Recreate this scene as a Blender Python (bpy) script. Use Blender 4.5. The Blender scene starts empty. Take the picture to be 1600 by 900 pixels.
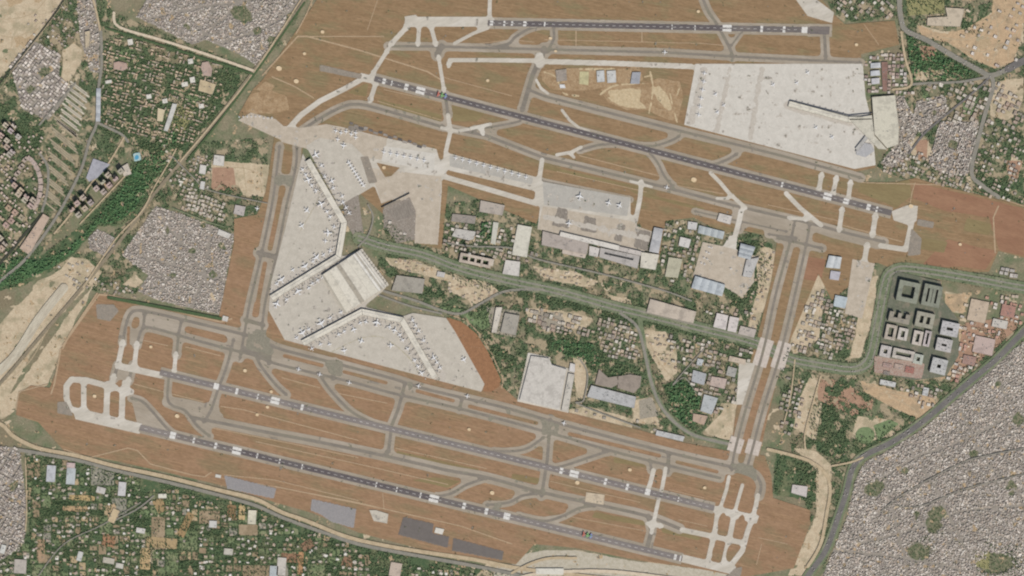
import bpy, math, random
import numpy as np
from mathutils import Vector, Matrix
from mathutils.geometry import tessellate_polygon
random.seed(7); RNG = np.random.default_rng(11)
R = math.radians
M5 = 5.0                                    # metres per survey unit
def W(px, py, z=0.0): return ((px-800)*M5, (450-py)*M5, z)

# ---------------------------------------------------------------- camera, sky, sun, exposure
scene = bpy.context.scene; COL = scene.collection
cam = bpy.data.objects.new('camera', bpy.data.cameras.new('camera')); COL.objects.link(cam)
cam.location = (0, 0, 20000); cam.data.lens = 90; cam.data.sensor_width = 36
cam.data.clip_start = 10; cam.data.clip_end = 200000
scene.camera = cam
SUN_EL, SUN_AZ = 43.0, 152.0                # azimuth clockwise from north (up in the picture)
w = bpy.data.worlds.new('World'); scene.world = w; w.use_nodes = True
nt = w.node_tree; bg = nt.nodes['Background']; sk = nt.nodes.new('ShaderNodeTexSky')
sk.sky_type = 'NISHITA'; sk.sun_disc = False; sk.sun_elevation = R(SUN_EL); sk.sun_rotation = R(SUN_AZ)
sk.dust_density = 2.0
nt.links.new(sk.outputs[0], bg.inputs[0]); bg.inputs[1].default_value = 0.09
sun = bpy.data.objects.new('sun', bpy.data.lights.new('sun', 'SUN')); COL.objects.link(sun)
sun.data.energy = 4.2; sun.data.angle = R(0.53); sun.data.color = (1.0, 0.95, 0.88)
d = Vector((math.sin(R(SUN_AZ))*math.cos(R(SUN_EL)), math.cos(R(SUN_AZ))*math.cos(R(SUN_EL)), math.sin(R(SUN_EL))))
sun.rotation_euler = d.to_track_quat('Z', 'Y').to_euler()
scene.view_settings.view_transform = 'Standard'; scene.view_settings.look = 'None'
scene.view_settings.gamma = 1.0; scene.view_settings.exposure = 0.0
try:
    scene.cycles.pixel_filter_type = 'BLACKMAN_HARRIS'; scene.cycles.filter_width = 2.1
    scene.cycles.max_bounces = 4
except Exception: pass

# ---------------------------------------------------------------- materials
KALB = 0.80                                  # albedo per displayed linear value
def lin(c):
    o = []
    for v in c[:3]:
        v = v/255.0
        o.append((v/12.92 if v <= 0.04045 else ((v+0.055)/1.055)**2.4)*KALB)
    return tuple(min(0.9, x) for x in o)+(1.0,)
MATS = {}
def mat(name, c, c2=None, c3=None, sc=60.0, stretch=1.0, ang=0.0, fine=0.12, fsc=9.0, rough=0.9, metal=0.0, speck=None, big=260.0, streak=None):
    """soil, paving and roof material: two colours mixed by noise, a third in large patches, fine grain over it"""
    if name in MATS: return MATS[name]
    m = bpy.data.materials.new(name); m.use_nodes = True; MATS[name] = m
    t = m.node_tree; N = t.nodes; L = t.links; b = N['Principled BSDF']
    b.inputs['Roughness'].default_value = rough; b.inputs['Metallic'].default_value = metal
    b.inputs['Specular IOR Level'].default_value = 0.25
    g = N.new('ShaderNodeNewGeometry'); mp = N.new('ShaderNodeMapping')
    mp.vector_type = 'TEXTURE'
    mp.inputs['Rotation'].default_value = (0, 0, R(ang)); mp.inputs['Scale'].default_value = (stretch, 1, 1)
    L.new(g.outputs['Position'], mp.inputs['Vector'])
    def noise(scale, det=3, rg=0.6, vec=mp):
        n = N.new('ShaderNodeTexNoise'); n.inputs['Scale'].default_value = 1.0/scale
        n.inputs['Detail'].default_value = det; n.inputs['Roughness'].default_value = rg
        L.new(vec.outputs[0], n.inputs['Vector']); return n
    def ramp(src, a, bb):
        r = N.new('ShaderNodeMapRange'); r.inputs['From Min'].default_value = a; r.inputs['From Max'].default_value = bb
        L.new(src, r.inputs['Value']); return r.outputs[0]
    def mix(f, A, B):
        x = N.new('ShaderNodeMix'); x.data_type = 'RGBA'
        if hasattr(f, 'default_value') or True: L.new(f, x.inputs[0])
        for i, q in ((6, A), (7, B)):
            if isinstance(q, tuple): x.inputs[i].default_value = q
            else: L.new(q, x.inputs[i])
        return x.outputs[2]
    col = lin(c)
    if c2: col = mix(ramp(noise(sc).outputs['Fac'], 0.38, 0.62), col, lin(c2))
    if c3: col = mix(ramp(noise(big, 4).outputs['Fac'], 0.5, 0.62), col, lin(c3))
    if speck:
        vo = N.new('ShaderNodeTexVoronoi'); vo.inputs['Scale'].default_value = 1.0/speck[1]
        L.new(g.outputs['Position'], vo.inputs['Vector'])
        sp = N.new('ShaderNodeSeparateColor'); L.new(vo.outputs['Color'], sp.inputs[0])
        col = mix(ramp(sp.outputs[0], 1-speck[2], 1-speck[2]+0.05), col, lin(speck[0]))
    if streak:
        m2 = N.new('ShaderNodeMapping'); m2.vector_type = 'TEXTURE'
        m2.inputs['Rotation'].default_value = (0, 0, R(ang)); m2.inputs['Scale'].default_value = (34, 1, 1)
        L.new(g.outputs['Position'], m2.inputs['Vector'])
        col = mix(ramp(noise(streak[1], 2, 0.5, m2).outputs['Fac'], 0.55, 0.75), col, lin(streak[0]))
        col = mix(ramp(noise(streak[1]*1.7, 2, 0.5, m2).outputs['Fac'], 0.58, 0.78), col, lin(streak[2]))
    n = noise(fsc, 2, 0.7)
    r = N.new('ShaderNodeMapRange'); r.inputs['From Min'].default_value = 0.25; r.inputs['From Max'].default_value = 0.75
    r.inputs['To Min'].default_value = 1-fine*1.6; r.inputs['To Max'].default_value = 1+fine*1.6
    L.new(n.outputs['Fac'], r.inputs['Value'])
    vm = N.new('ShaderNodeVectorMath'); vm.operation = 'SCALE'
    if isinstance(col, tuple): vm.inputs[0].default_value = col[:3]
    else: L.new(col, vm.inputs[0])
    L.new(r.outputs[0], vm.inputs['Scale']); L.new(vm.outputs[0], b.inputs['Base Color'])
    return m
def attr_mat(name, rough=0.85):
    """each face takes the paint or leaf colour stored for its own building or tree, with a little grain"""
    m = bpy.data.materials.new(name); m.use_nodes = True; MATS[name] = m
    t = m.node_tree; N = t.nodes; L = t.links; b = N['Principled BSDF']
    b.inputs['Roughness'].default_value = rough; b.inputs['Specular IOR Level'].default_value = 0.2
    a = N.new('ShaderNodeAttribute'); a.attribute_name = 'paint'
    g = N.new('ShaderNodeNewGeometry'); n = N.new('ShaderNodeTexNoise'); n.inputs['Scale'].default_value = 0.25
    L.new(g.outputs['Position'], n.inputs['Vector'])
    r = N.new('ShaderNodeMapRange'); r.inputs['To Min'].default_value = 0.75; r.inputs['To Max'].default_value = 1.25
    L.new(n.outputs['Fac'], r.inputs['Value'])
    vm = N.new('ShaderNodeVectorMath'); vm.operation = 'SCALE'
    L.new(a.outputs['Color'], vm.inputs[0]); L.new(r.outputs[0], vm.inputs['Scale'])
    L.new(vm.outputs[0], b.inputs['Base Color']); return m
PAINT = attr_mat('painted_render'); LEAF = attr_mat('foliage', 0.7)

# ---------------------------------------------------------------- survey raster
G, MG = 2, 60
GW, GH = (1600+2*MG)*G, (900+2*MG)*G
def cell(p): return ((p[0]+MG)*G, (p[1]+MG)*G)
def blank(): return np.zeros((GH, GW), dtype=bool)
def bbox(xs, ys, pad):
    return max(0, int(min(xs)-pad)), min(GW, int(max(xs)+pad)+2), max(0, int(min(ys)-pad)), min(GH, int(max(ys)+pad)+2)
def fill(A, pts, val=True, grow=0):
    P = [cell(p) for p in pts]; xs = [p[0] for p in P]; ys = [p[1] for p in P]
    x0, x1, y0, y1 = bbox(xs, ys, 2)
    if x1 <= x0 or y1 <= y0: return
    X, Y = np.meshgrid(np.arange(x0, x1, dtype=np.float32), np.arange(y0, y1, dtype=np.float32))
    ins = np.zeros(X.shape, bool); n = len(P)
    for i in range(n):
        ax, ay = P[i]; bx, by = P[(i+1) % n]
        if ay == by: continue
        c = ((ay > Y) != (by > Y)) & (X < (bx-ax)*(Y-ay)/(by-ay)+ax)
        ins ^= c
    A[y0:y1, x0:x1][ins] = val
    if grow: stroke(A, list(pts)+[pts[0]], 2*grow, val)
def stroke(A, pts, width, val=True):
    P = [cell(p) for p in pts]; r = width*G/2.0
    for (ax, ay), (bx, by) in zip(P[:-1], P[1:]):
        x0, x1, y0, y1 = bbox([ax, bx], [ay, by], r+2)
        if x1 <= x0 or y1 <= y0: continue
        X, Y = np.meshgrid(np.arange(x0, x1, dtype=np.float32), np.arange(y0, y1, dtype=np.float32))
        dx, dy = bx-ax, by-ay; L2 = dx*dx+dy*dy or 1
        t = np.clip(((X-ax)*dx+(Y-ay)*dy)/L2, 0, 1)
        A[y0:y1, x0:x1][(X-ax-t*dx)**2+(Y-ay-t*dy)**2 <= r*r] = val
def flat(A, a, b, width, val=True):           # a stroke with square ends
    (ax, ay), (bx, by) = a, b; L = math.hypot(bx-ax, by-ay); nx, ny = -(by-ay)/L*width/2, (bx-ax)/L*width/2
    fill(A, [(ax+nx, ay+ny), (bx+nx, by+ny), (bx-nx, by-ny), (ax-nx, ay-ny)], val)
def ell(cx, cy, rx, ry, ang=0, n=28):
    c, s = math.cos(R(ang)), math.sin(R(ang))
    return [(cx+rx*math.cos(t)*c-ry*math.sin(t)*s, cy+rx*math.cos(t)*s+ry*math.sin(t)*c) for t in [2*math.pi*i/n for i in range(n)]]
def rect(cx, cy, wd, hg, ang=0):
    c, s = math.cos(R(ang)), math.sin(R(ang))
    return [(cx+x*c-y*s, cy+x*s+y*c) for x, y in ((-wd/2, -hg/2), (wd/2, -hg/2), (wd/2, hg/2), (-wd/2, hg/2))]
def smooth(pts, n=6):                          # Catmull-Rom through the given points
    P = [pts[0]]+list(pts)+[pts[-1]]; o = []
    for i in range(1, len(P)-2):
        for k in range(n):
            t = k/n; a = []
            for j in (0, 1):
                p0, p1, p2, p3 = P[i-1][j], P[i][j], P[i+1][j], P[i+2][j]
                a.append(0.5*((2*p1)+(-p0+p2)*t+(2*p0-5*p1+4*p2-p3)*t*t+(-p0+3*p1-3*p2+p3)*t**3))
            o.append(tuple(a))
    o.append(pts[-1]); return o
def flare(A, pts, width, grow, reach=11.0, val=True):
    """widen both ends of a link in a concave curve, as pavement fillets do"""
    for a, b in ((pts[0], pts[1]), (pts[-1], pts[-2])):
        L = math.hypot(b[0]-a[0], b[1]-a[1]) or 1; ux, uy = (b[0]-a[0])/L, (b[1]-a[1])/L; lf, rt = [], []
        for k in range(9):
            s = reach*k/8; h = width/2+grow*(1-k/8)**2.2; x, y = a[0]+ux*s, a[1]+uy*s
            lf.append((x-uy*h, y+ux*h)); rt.append((x+uy*h, y-ux*h))
        fill(A, lf+rt[::-1], val)
def blur(F, r):
    for ax in (0, 1):
        c = np.cumsum(F, axis=ax, dtype=np.float64); n = F.shape[ax]
        hi = np.minimum(np.arange(n)+r, n-1); lo = np.arange(n)-r-1
        top = np.take(c, hi, axis=ax); bot = np.take(c, np.maximum(lo, 0), axis=ax)
        sh = [1, 1]; sh[ax] = n
        bot = bot*(lo >= 0).reshape(sh); F = ((top-bot)/(2*r+1)).astype(np.float32)
    return F
def erode(A, r):                                # r in survey units, disk shaped
    rc = r*G; ys, xs = np.where(A)
    if len(ys) == 0: return A
    k = int(rc)+1; K = np.zeros(A.shape, np.float32); yy, xx = np.mgrid[-k:k+1, -k:k+1]
    disk = (xx*xx+yy*yy <= rc*rc)
    for y, x in zip(*np.where(disk)): K[(y-k) % GH, (x-k) % GW] = 1
    F = np.fft.irfft2(np.fft.rfft2((~A).astype(np.float32))*np.fft.rfft2(K), s=A.shape)
    return F < 0.5
def vnoise(step, oct=3):
    out = np.zeros((GH, GW), np.float32); amp = 1; tot = 0
    for o in range(oct):
        s = max(2, step*G/(2**o)); gh, gw = int(GH/s)+3, int(GW/s)+3
        g = RNG.random((gh, gw)).astype(np.float32)
        y = np.arange(GH)/s; x = np.arange(GW)/s; yi = y.astype(int); xi = x.astype(int); fy = (y-yi)[:, None]; fx = (x-xi)[None, :]
        fy = fy*fy*(3-2*fy); fx = fx*fx*(3-2*fx)
        v = (g[yi][:, xi]*(1-fx)+g[yi][:, xi+1]*fx)*(1-fy)+(g[yi+1][:, xi]*(1-fx)+g[yi+1][:, xi+1]*fx)*fy
        out += amp*v.astype(np.float32); tot += amp; amp *= 0.55
    return out/tot
NZ = [vnoise(14, 4), vnoise(30, 4), vnoise(7, 3)]
def ragged(A, amount=0.5, soft=3, k=0):
    return blur(blur(A.astype(np.float32), soft*G), soft*G)+(NZ[k]-0.5)*amount*2 > 0.5
ZL = [0.10]; ZOF = {}
def sheet(name, A, m, z=None, soft=True, kind='structure', label=None, category=None):
    """turn a surveyed area into one flat ground sheet (marching squares, interior cells merged into runs)"""
    if z is None: ZL[0] += 0.07; z = ZL[0]
    ZOF[name] = z
    ys = np.where(A.any(axis=1))[0]; xs = np.where(A.any(axis=0))[0]
    if len(ys) == 0: return None
    y0, y1, x0, x1 = max(ys[0]-3, 0), min(ys[-1]+4, GH), max(xs[0]-3, 0), min(xs[-1]+4, GW)
    F = A[y0:y1, x0:x1].astype(np.float32)
    if soft: F = blur(F, 1)
    ins = F > 0.5
    a, b, c, dd = ins[:-1, :-1], ins[:-1, 1:], ins[1:, 1:], ins[1:, :-1]
    full = a & b & c & dd; code = a*1+b*2+c*4+dd*8; H, Wd = full.shape
    verts, faces = [], []; nv = 0
    def world(xc, yc): return np.stack([((xc+x0)/G-MG-800)*M5, (450-((yc+y0)/G-MG))*M5, np.full(len(xc), z)], 1)
    # runs
    dif = np.diff(np.pad(full.astype(np.int8), ((0, 0), (1, 1))), axis=1)
    sy, sx = np.where(dif == 1); ey, ex = np.where(dif == -1)
    # merge equal runs vertically
    keys = {}; quads = []
    for yy, s_, e_ in zip(sy.tolist(), sx.tolist(), ex.tolist()):
        k = (s_, e_); q = keys.get(k)
        if q and q[1] == yy: q[1] = yy+1
        else:
            q = [yy, yy+1, s_, e_]; keys[k] = q; quads.append(q)
    if quads:
        Q = np.array(quads, float)
        V = np.concatenate([world(Q[:, 2], Q[:, 1])[:, None], world(Q[:, 3], Q[:, 1])[:, None], world(Q[:, 3], Q[:, 0])[:, None], world(Q[:, 2], Q[:, 0])[:, None]], 1).reshape(-1, 3)
        verts.append(V); faces.append((np.arange(len(V)).reshape(-1, 4), 4)); nv += len(V)
    TL = {}
    E = {'a': (0, 0), 'b': (1, 0), 'c': (1, 1), 'd': (0, 1)}
    def cr(i0, j0, di, dj, yy, xx):             # crossing of the 0.5 level on a cell edge
        v0 = F[yy+i0, xx+j0]; v1 = F[yy+i0+di, xx+j0+dj]
        den = np.where(np.abs(v1-v0) < 1e-6, 1, v1-v0); t = np.clip((0.5-v0)/den, 0.02, 0.98)
        return xx+j0+dj*t, yy+i0+di*t
    for cc in range(1, 15):
        yy, xx = np.where(code == cc)
        if len(yy) == 0: continue
        bits = [(cc >> i) & 1 for i in range(4)]
        corners = [(0, 0), (0, 1), (1, 1), (1, 0)]; edges = [(0, 0, 0, 1), (0, 1, 1, 0), (1, 1, 0, -1), (1, 0, -1, 0)]
        poly = []
        for i in range(4):
            if bits[i]: poly.append((xx+corners[i][1]+0.0, yy+corners[i][0]+0.0))
            if bits[i] != bits[(i+1) % 4]: poly.append(cr(*edges[i], yy, xx))
        k = len(poly); V = np.stack([world(px, py) for px, py in poly], 1)[:, ::-1].reshape(-1, 3)
        verts.append(V); faces.append((np.arange(len(V)).reshape(-1, k)+nv, k)); nv += len(V)
    V = np.concatenate(verts); me = bpy.data.meshes.new(name); me.vertices.add(len(V)); me.vertices.foreach_set('co', V.ravel())
    loops = np.concatenate([f.ravel() for f, k in faces]); tot = np.concatenate([np.full(len(f), k) for f, k in faces])
    me.loops.add(len(loops)); me.loops.foreach_set('vertex_index', loops.astype(np.int32)); me.polygons.add(len(tot))
    me.polygons.foreach_set('loop_start', np.concatenate([[0], np.cumsum(tot)[:-1]]).astype(np.int32)); me.update(calc_edges=True)
    me.materials.append(m); o = bpy.data.objects.new(name, me); COL.objects.link(o); o['kind'] = kind
    if label: o['label'] = label
    if category: o['category'] = category
    return o
# ================================================================ THE GROUND
def plane(name, m, half, z):
    me = bpy.data.meshes.new(name); me.from_pydata([(-half, -half, z), (half, -half, z), (half, half, z), (-half, half, z)], [], [(0, 1, 2, 3)])
    me.materials.append(m); o = bpy.data.objects.new(name, me); COL.objects.link(o); o['kind'] = 'structure'; return o
plane('ground', mat('ground_soil', (142,134,110), (108,118,88), (134,124,100), sc=120, fine=0.16, fsc=14, big=420), 60000, 0.0)

def area(*polys, **k):
    A = blank()
    for p in polys: fill(A, p)
    return A
# ---- districts off the airfield (survey outlines)
URB = {   # dense quarters
 'top': [(228,0),(478,0),(462,22),(400,102),(372,84),(322,62),(300,70),(262,50),(214,26)],
 'west': [(243,322),(285,335),(330,352),(366,366),(352,440),(345,492),(300,482),(250,470),(215,455),(232,430),(190,398)],
 'hamlet': [(138,372),(152,358),(178,370),(180,392),(166,402),(140,388)],
 'ring': [(1700,470),(1700,960),(1262,960),(1285,900),(1322,812),(1338,745),(1352,722),(1372,712),(1440,672),(1500,620),(1560,560)],
 'gate': [(1432,158),(1475,148),(1482,172),(1440,210),(1425,190)],
 'strip': [(1395,150),(1412,150),(1436,200),(1420,240),(1395,262),(1375,255),(1402,222),(1400,180)],
 'fan': [(1468,190),(1530,190),(1520,240),(1512,275),(1470,270),(1450,255)],
 'yard': [(15,100),(45,60),(95,85),(92,120),(115,135),(98,160),(75,188),(35,170)],
 'slope': [(-60,690),(30,700),(36,740),(42,800),(38,850),(10,870),(-60,900)],
 'north': [(120,0),(150,0),(156,60),(155,115),(140,110),(125,60)],
}
GREEN = [
 [(-60,395),(0,405),(38,398),(62,402),(128,352),(190,285),(214,238),(228,222),(262,225),(292,222),(268,255),(238,300),(212,340),(188,352),(152,355),(138,372),(112,400),(80,425),(40,445),(-60,470)],
 [(860,520),(935,528),(945,555),(1005,575),(1005,598),(935,585),(900,560),(850,545)],
 [(1035,600),(1062,590),(1095,605),(1098,660),(1085,672),(1050,650)],
 [(1415,52),(1450,68),(1520,108),(1535,122),(1500,128),(1425,130)],
 [(1590,160),(1600,220),(1600,320),(1560,310),(1520,300),(1530,250),(1560,290)],
 [(1262,640),(1300,620),(1330,690),(1310,722),(1270,700)],
 [(750,345),(775,347),(770,378),(745,374)],
 [(660,385),(700,398),(720,405),(700,415),(655,395)],
 [(640,440),(700,455),(695,470),(650,460)],
 [(205,225),(292,226),(262,250),(216,236)],
 [(165,65),(190,70),(205,80),(300,108),(380,118),(350,165),(300,225),(270,260),(150,200),(162,120)],
 [(40,700),(100,712),(140,722),(200,740),(300,760),(420,798),(560,848),(800,895),(800,960),(-60,960),(-60,900),(10,870),(45,830)],
 [(1500,20),(1540,30),(1530,60),(1500,45)], [(0,160),(35,175),(75,190),(60,235),(30,230),(-60,260),(-60,150)],
 [(1150,370),(1210,380),(1195,450),(1165,480),(1140,480),(1150,440)],
 [(1560,345),(1600,350),(1600,395),(1560,392)], [(1212,705),(1280,730),(1278,785),(1208,772)],
 [(700,430),(850,445),(960,470),(1010,480),(1180,530),(1180,545),(1000,510),(860,475),(720,445)],
 [(700,475),(740,485),(770,470),(760,510),(780,540),(810,560),(790,590),(770,570),(740,500)],
 [(920,480),(960,470),(1000,465),(1005,480),(960,500)],
 [(1330,680),(1370,670),(1420,655),(1400,690),(1340,720)], [(1540,840),(1600,850),(1600,900),(1525,895)],
]
A = blank()
for g in GREEN: fill(A, g)
sheet('green_ground', ragged(A, 0.6, 2, 2), mat('green_ground', (88,105,74), (74,95,66), (116,120,90), sc=35, fine=0.2, fsc=10, big=110)); GREENM = A
LUSH = [
 [(-60,405),(0,412),(38,402),(60,408),(105,390),(135,360),(185,300),(218,250),(262,232),(262,250),(235,290),(212,325),(188,345),(152,352),(130,378),(105,402),(75,422),(30,442),(-60,462)],
 [(862,528),(925,535),(938,570),(900,562),(862,545)], [(1038,600),(1062,592),(1092,610),(1094,655),(1080,668),(1052,648)],
 [(1415,55),(1436,66),(1440,98),(1428,125)], [(1450,75),(1520,112),(1500,125),(1460,120)],
 [(752,346),(774,348),(768,376),(746,372)], [(280,172),(250,230),(275,225)], [(1425,100),(1445,80),(1470,100),(1455,126)]]
A = blank()
for g in LUSH: fill(A, g)
sheet('lush_ground', ragged(A, 0.5, 2, 2), mat('lush_ground', (74,106,72), (86,116,76), (66,96,64), sc=60, fine=0.14, fsc=12, big=200))
# urban ground
A = blank()
for g in URB.values(): fill(A, g)
sheet('town_ground', ragged(A, 0.35, 1, 2), mat('town_ground', (158,150,139), (146,139,128), sc=40, fine=0.15)); URBM = A.copy()
POCK = [ell(1462,812,14,22,20), ell(1436,862,17,13,0), ell(1366,762,17,12,-20), ell(1522,708,8,6), ell(1582,762,9,12), ell(1432,805,5,8), ell(1590,655,9,10), ell(1556,880,26,16), ell(1415,735,5,5), ell(1500,850,6,4), ell(1560,600,7,4,-30),
  ell(378,22,18,12,30), ell(430,66,14,8,30), ell(292,42,7,5), ell(455,30,8,14,30), ell(402,48,8,6), ell(300,392,7,5), ell(332,430,6,8), ell(270,430,5,4), ell(318,352,6,4), ell(345,385,6,8), ell(262,360,4,6), ell(70,112,8,7), ell(48,140,7,5), ell(22,760,6,8), ell(1490,225,9,6), ell(1460,175,4,5)]
POCK = [p for p in POCK]; PK = blank()
for g in POCK: fill(PK, g)
PK = ragged(PK, 0.9, 2, 2)
sheet('green_pocket', PK, mat('green_pocket', (92,104,76), (140,134,110), sc=25, fine=0.2))
LANES = blank()
for p in [[(1600,700),(1540,712),(1505,722),(1440,755),(1400,780),(1375,800)],[(1600,790),(1500,800),(1420,830),(1340,850)],[(1420,700),(1460,760),(1500,840),(1530,900)],[(1500,640),(1540,720),(1600,780)],[(1560,600),(1600,660)],[(1340,780),(1420,720),(1500,690),(1600,640)],[(1300,860),(1400,870),(1500,890)],[(1380,740),(1400,820),(1420,900)],
          [(240,330),(300,400),(340,480)],[(220,400),(290,420),(350,440)],[(290,335),(275,400),(250,465)],[(330,355),(320,420),(300,480)],[(230,30),(320,10),(400,0)],[(300,70),(360,20),(380,0)],[(340,70),(420,40),(460,10)],[(280,10),(330,60),(380,90)],[(1430,180),(1480,160)]]:
    stroke(LANES, smooth(p), 1.7)
# bare sand and building sites
SAND = [
 [(140,452),(150,440),(95,545),(75,600),(30,640),(0,655),(0,640),(60,560),(100,500)],
 [(-60,-60),(106,-60),(102,0),(72,38),(40,75),(0,122),(-60,190)],
 [(98,80),(115,66),(128,78),(128,95),(118,112),(104,131),(95,130),(97,105)],
 [(-60,585),(0,505),(60,445),(95,420),(150,432),(135,452),(110,475),(72,520),(40,570),(0,640),(-60,650)],
 [(50,445),(90,425),(110,402),(135,405),(160,425),(150,440),(100,480),(60,500)],
 [(330,250),(420,258),(416,308),(380,304),(372,290),(330,282)],
 [(1190,385),(1215,392),(1200,470),(1178,520),(1165,520),(1185,450),(1180,400)],
 [(1004,515),(1040,518),(1058,545),(1058,580),(1042,597),(1020,560),(1006,530)],
 [(1132,630),(1152,632),(1145,690),(1108,680),(1100,672),(1128,645)],
 [(1500,0),(1640,-60),(1600,40),(1585,95),(1555,108),(1520,92),(1480,66),(1440,55),(1432,38),(1470,52),(1510,45),(1550,20),(1552,0)],
 [(1440,40),(1500,55),(1560,30),(1600,10),(1600,60),(1580,90),(1548,103),(1500,75),(1448,52)],
 [(945,123),(1010,128),(1065,125),(1068,190),(1030,180),(990,172),(950,160),(935,145)],
 [(845,112),(905,112),(905,140),(880,140),(850,130)],
 [(600,402),(655,408),(700,430),(725,445),(700,440),(640,425),(610,415)],
 [(700,430),(760,440),(780,455),(745,475),(700,455)], [(820,480),(905,490),(925,500),(915,515),(850,512),(825,500)],
 [(830,415),(900,425),(935,440),(920,450),(850,435)], [(950,460),(985,468),(990,485),(962,478)],
 [(1255,430),(1275,420),(1290,440),(1280,530),(1240,555),(1232,540)],
 [(1348,440),(1372,430),(1362,500),(1345,560),(1328,560),(1340,500)],
 [(1475,455),(1515,462),(1505,490),(1480,485)], [(1495,505),(1540,520),(1520,550),(1495,580),(1470,595),(1460,570),(1500,545)],
 [(1345,595),(1400,610),(1460,620),(1465,640),(1440,655),(1400,640),(1350,612)],
 [(1265,590),(1290,600),(1275,690),(1240,668),(1250,620)],
 [(1240,700),(1275,705),(1300,725),(1296,780),(1290,830),(1262,900),(1230,900),(1255,850),(1275,800),(1276,735)],
 [(895,555),(915,560),(918,620),(900,625)],
 [(920,635),(990,655),(985,680),(890,655),(890,640)], [(985,625),(1020,620),(1030,665),(990,660)],
 [(850,860),(900,860),(980,875),(1100,890),(1150,900),(1150,960),(700,960),(760,880),(810,886),(820,868)],
 [(1420,215),(1450,220),(1460,240),(1440,255),(1425,240)], [(1580,240),(1600,250),(1590,285),(1572,270)],
 [(1545,130),(1600,120),(1600,150),(1590,180),(1570,190),(1548,180)], [(1440,70),(1462,75),(1460,98),(1440,95)],
 [(220,880),(240,860),(255,885)], [(195,640),(195,650),(205,650)], [(50,600),(75,560),(85,575),(60,605)],
 [(190,445),(212,428),(225,440),(212,450)], [(1440,110),(1480,108),(1470,124),(1430,125)],
 [(1340,650),(1390,655),(1400,680),(1360,690),(1330,685)]
]
A = blank()
for g in SAND: fill(A, g)
SANDM = A.copy()
sheet('bare_sand', ragged(A, 1.0, 1, 0), mat('bare_sand', (204,188,160), (192,174,146), (172,160,132), sc=45, fine=0.12, fsc=12, big=110))
TOLL = area([(800,882),(820,866),(850,860),(900,860),(980,875),(1100,890),(1150,900),(1150,960),(740,960),(780,880)])
sheet('toll_yard', ragged(TOLL, 0.3, 1, 0), mat('toll_yard', (196,188,170), (182,174,154), sc=30))
SITE = area([(1500,0),(1640,-60),(1600,40),(1585,95),(1555,108),(1520,92),(1480,66),(1440,55),(1432,38),(1470,52),(1510,45),(1550,20),(1552,0)], [(1475,455),(1515,462),(1505,490),(1480,485)], [(1345,595),(1400,610),(1460,620),(1465,640),(1440,655),(1400,640),(1350,612)], [(1495,505),(1540,520),(1520,550),(1495,580),(1470,595),(1460,570),(1500,545)])
sheet('building_site', ragged(SITE, 1.0, 1, 2), mat('building_site', (200,174,140), (186,160,128), (170,150,122), sc=30, big=80, fine=0.14))
A = blank()
for p in [[(0,30),(30,28),(55,18),(75,-5)],[(0,55),(20,58),(45,50),(62,35)],[(10,75),(25,85),(15,110)],[(20,58),(15,80),(0,95)],[(0,10),(25,5),(50,-5)],
          [(1520,95),(1535,60),(1570,30),(1590,0)],[(1500,75),(1540,80),(1580,60),(1600,40)],[(1555,20),(1560,60),(1550,100)],[(1470,58),(1510,62),(1540,45),(1560,10)],[(1575,90),(1580,50),(1595,20)],
          [(1355,600),(1410,618),(1455,632)],[(1380,612),(1430,640)],[(1478,585),(1500,560),(1520,520)],[(1490,530),(1510,545)],
          [(20,560),(60,500),(100,455)],[(30,575),(70,515),(115,455)],[(5,600),(50,560),(90,480)],[(60,450),(100,430),(140,432)],
          [(1010,525),(1030,565),(1050,590)],[(340,275),(365,262),(400,270),(410,300)],[(380,258),(385,300)]]: stroke(A, smooth(p), 1.3)
sheet('wheel_track', ragged(A, 0.25, 1, 2)|A, mat('wheel_track', (178,160,132), (188,170,140), sc=20))
A = area([(8,-6),(30,-8),(34,4),(14,10)], [(50,-5),(70,-5),(60,8)], [(20,60),(50,55),(60,40),(52,62),(28,74)], [(1525,60),(1545,50),(1550,70),(1530,80)], [(1575,15),(1592,10),(1590,30)])
sheet('disturbed_soil', ragged(A, 0.9, 2, 2), mat('disturbed_soil', (176,154,122), (190,168,136), sc=15, fine=0.15))
PINK = [[(1278,590),(1300,592),(1330,605),(1365,625),(1362,640),(1330,650),(1278,625)], [(1436,72),(1462,72),(1460,95),(1442,95)],
 [(1430,220),(1450,218),(1448,250),(1434,250)], [(1570,250),(1598,252),(1590,280),(1576,275)], [(1366,560),(1440,570),(1435,595),(1370,582)],
 [(332,262),(365,262),(370,300),(330,295)]]
A = blank()
for g in PINK: fill(A, g)
sheet('red_soil', ragged(A, 0.3, 1, 0), mat('red_soil', (176,144,120), (164,132,110), sc=40, fine=0.1))
# mottled small patches of soil and of scrub over the mixed districts
MIX = blank()
for g in [[(600,330),(840,300),(1200,370),(1210,400),(1180,700),(900,650),(760,610),(700,500),(590,420)],
          [(1230,420),(1372,400),(1350,590),(1225,560)],[(1210,560),(1600,500),(1600,560),(1320,730),(1290,900),(1240,720)],
          [(1400,-60),(1700,-60),(1700,330),(1430,290),(1370,260),(1410,200)], [(1270,-60),(1410,-60),(1408,30),(1320,35),(1300,20)],
          [(200,230),(420,215),(415,320),(365,370),(240,325)], [(-60,130),(100,0),(160,0),(180,20),(400,110),(280,260),(210,225),(60,400),(-60,400)],
          [(80,420),(240,325),(215,460),(150,455),(120,450)]]: fill(MIX, g)
MIX &= ~URBM
nn = vnoise(9, 3); n2 = vnoise(12, 3)
sheet('dry_soil', MIX & (nn > 0.65) & ~SANDM, mat('dry_soil', (172,158,130), (160,146,120), sc=20, fine=0.15))
sheet('scrub_ground', MIX & (nn < 0.45) & (n2 > 0.4) & ~SANDM, mat('scrub_ground', (84,101,72), (96,110,80), sc=20, fine=0.2))
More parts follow.
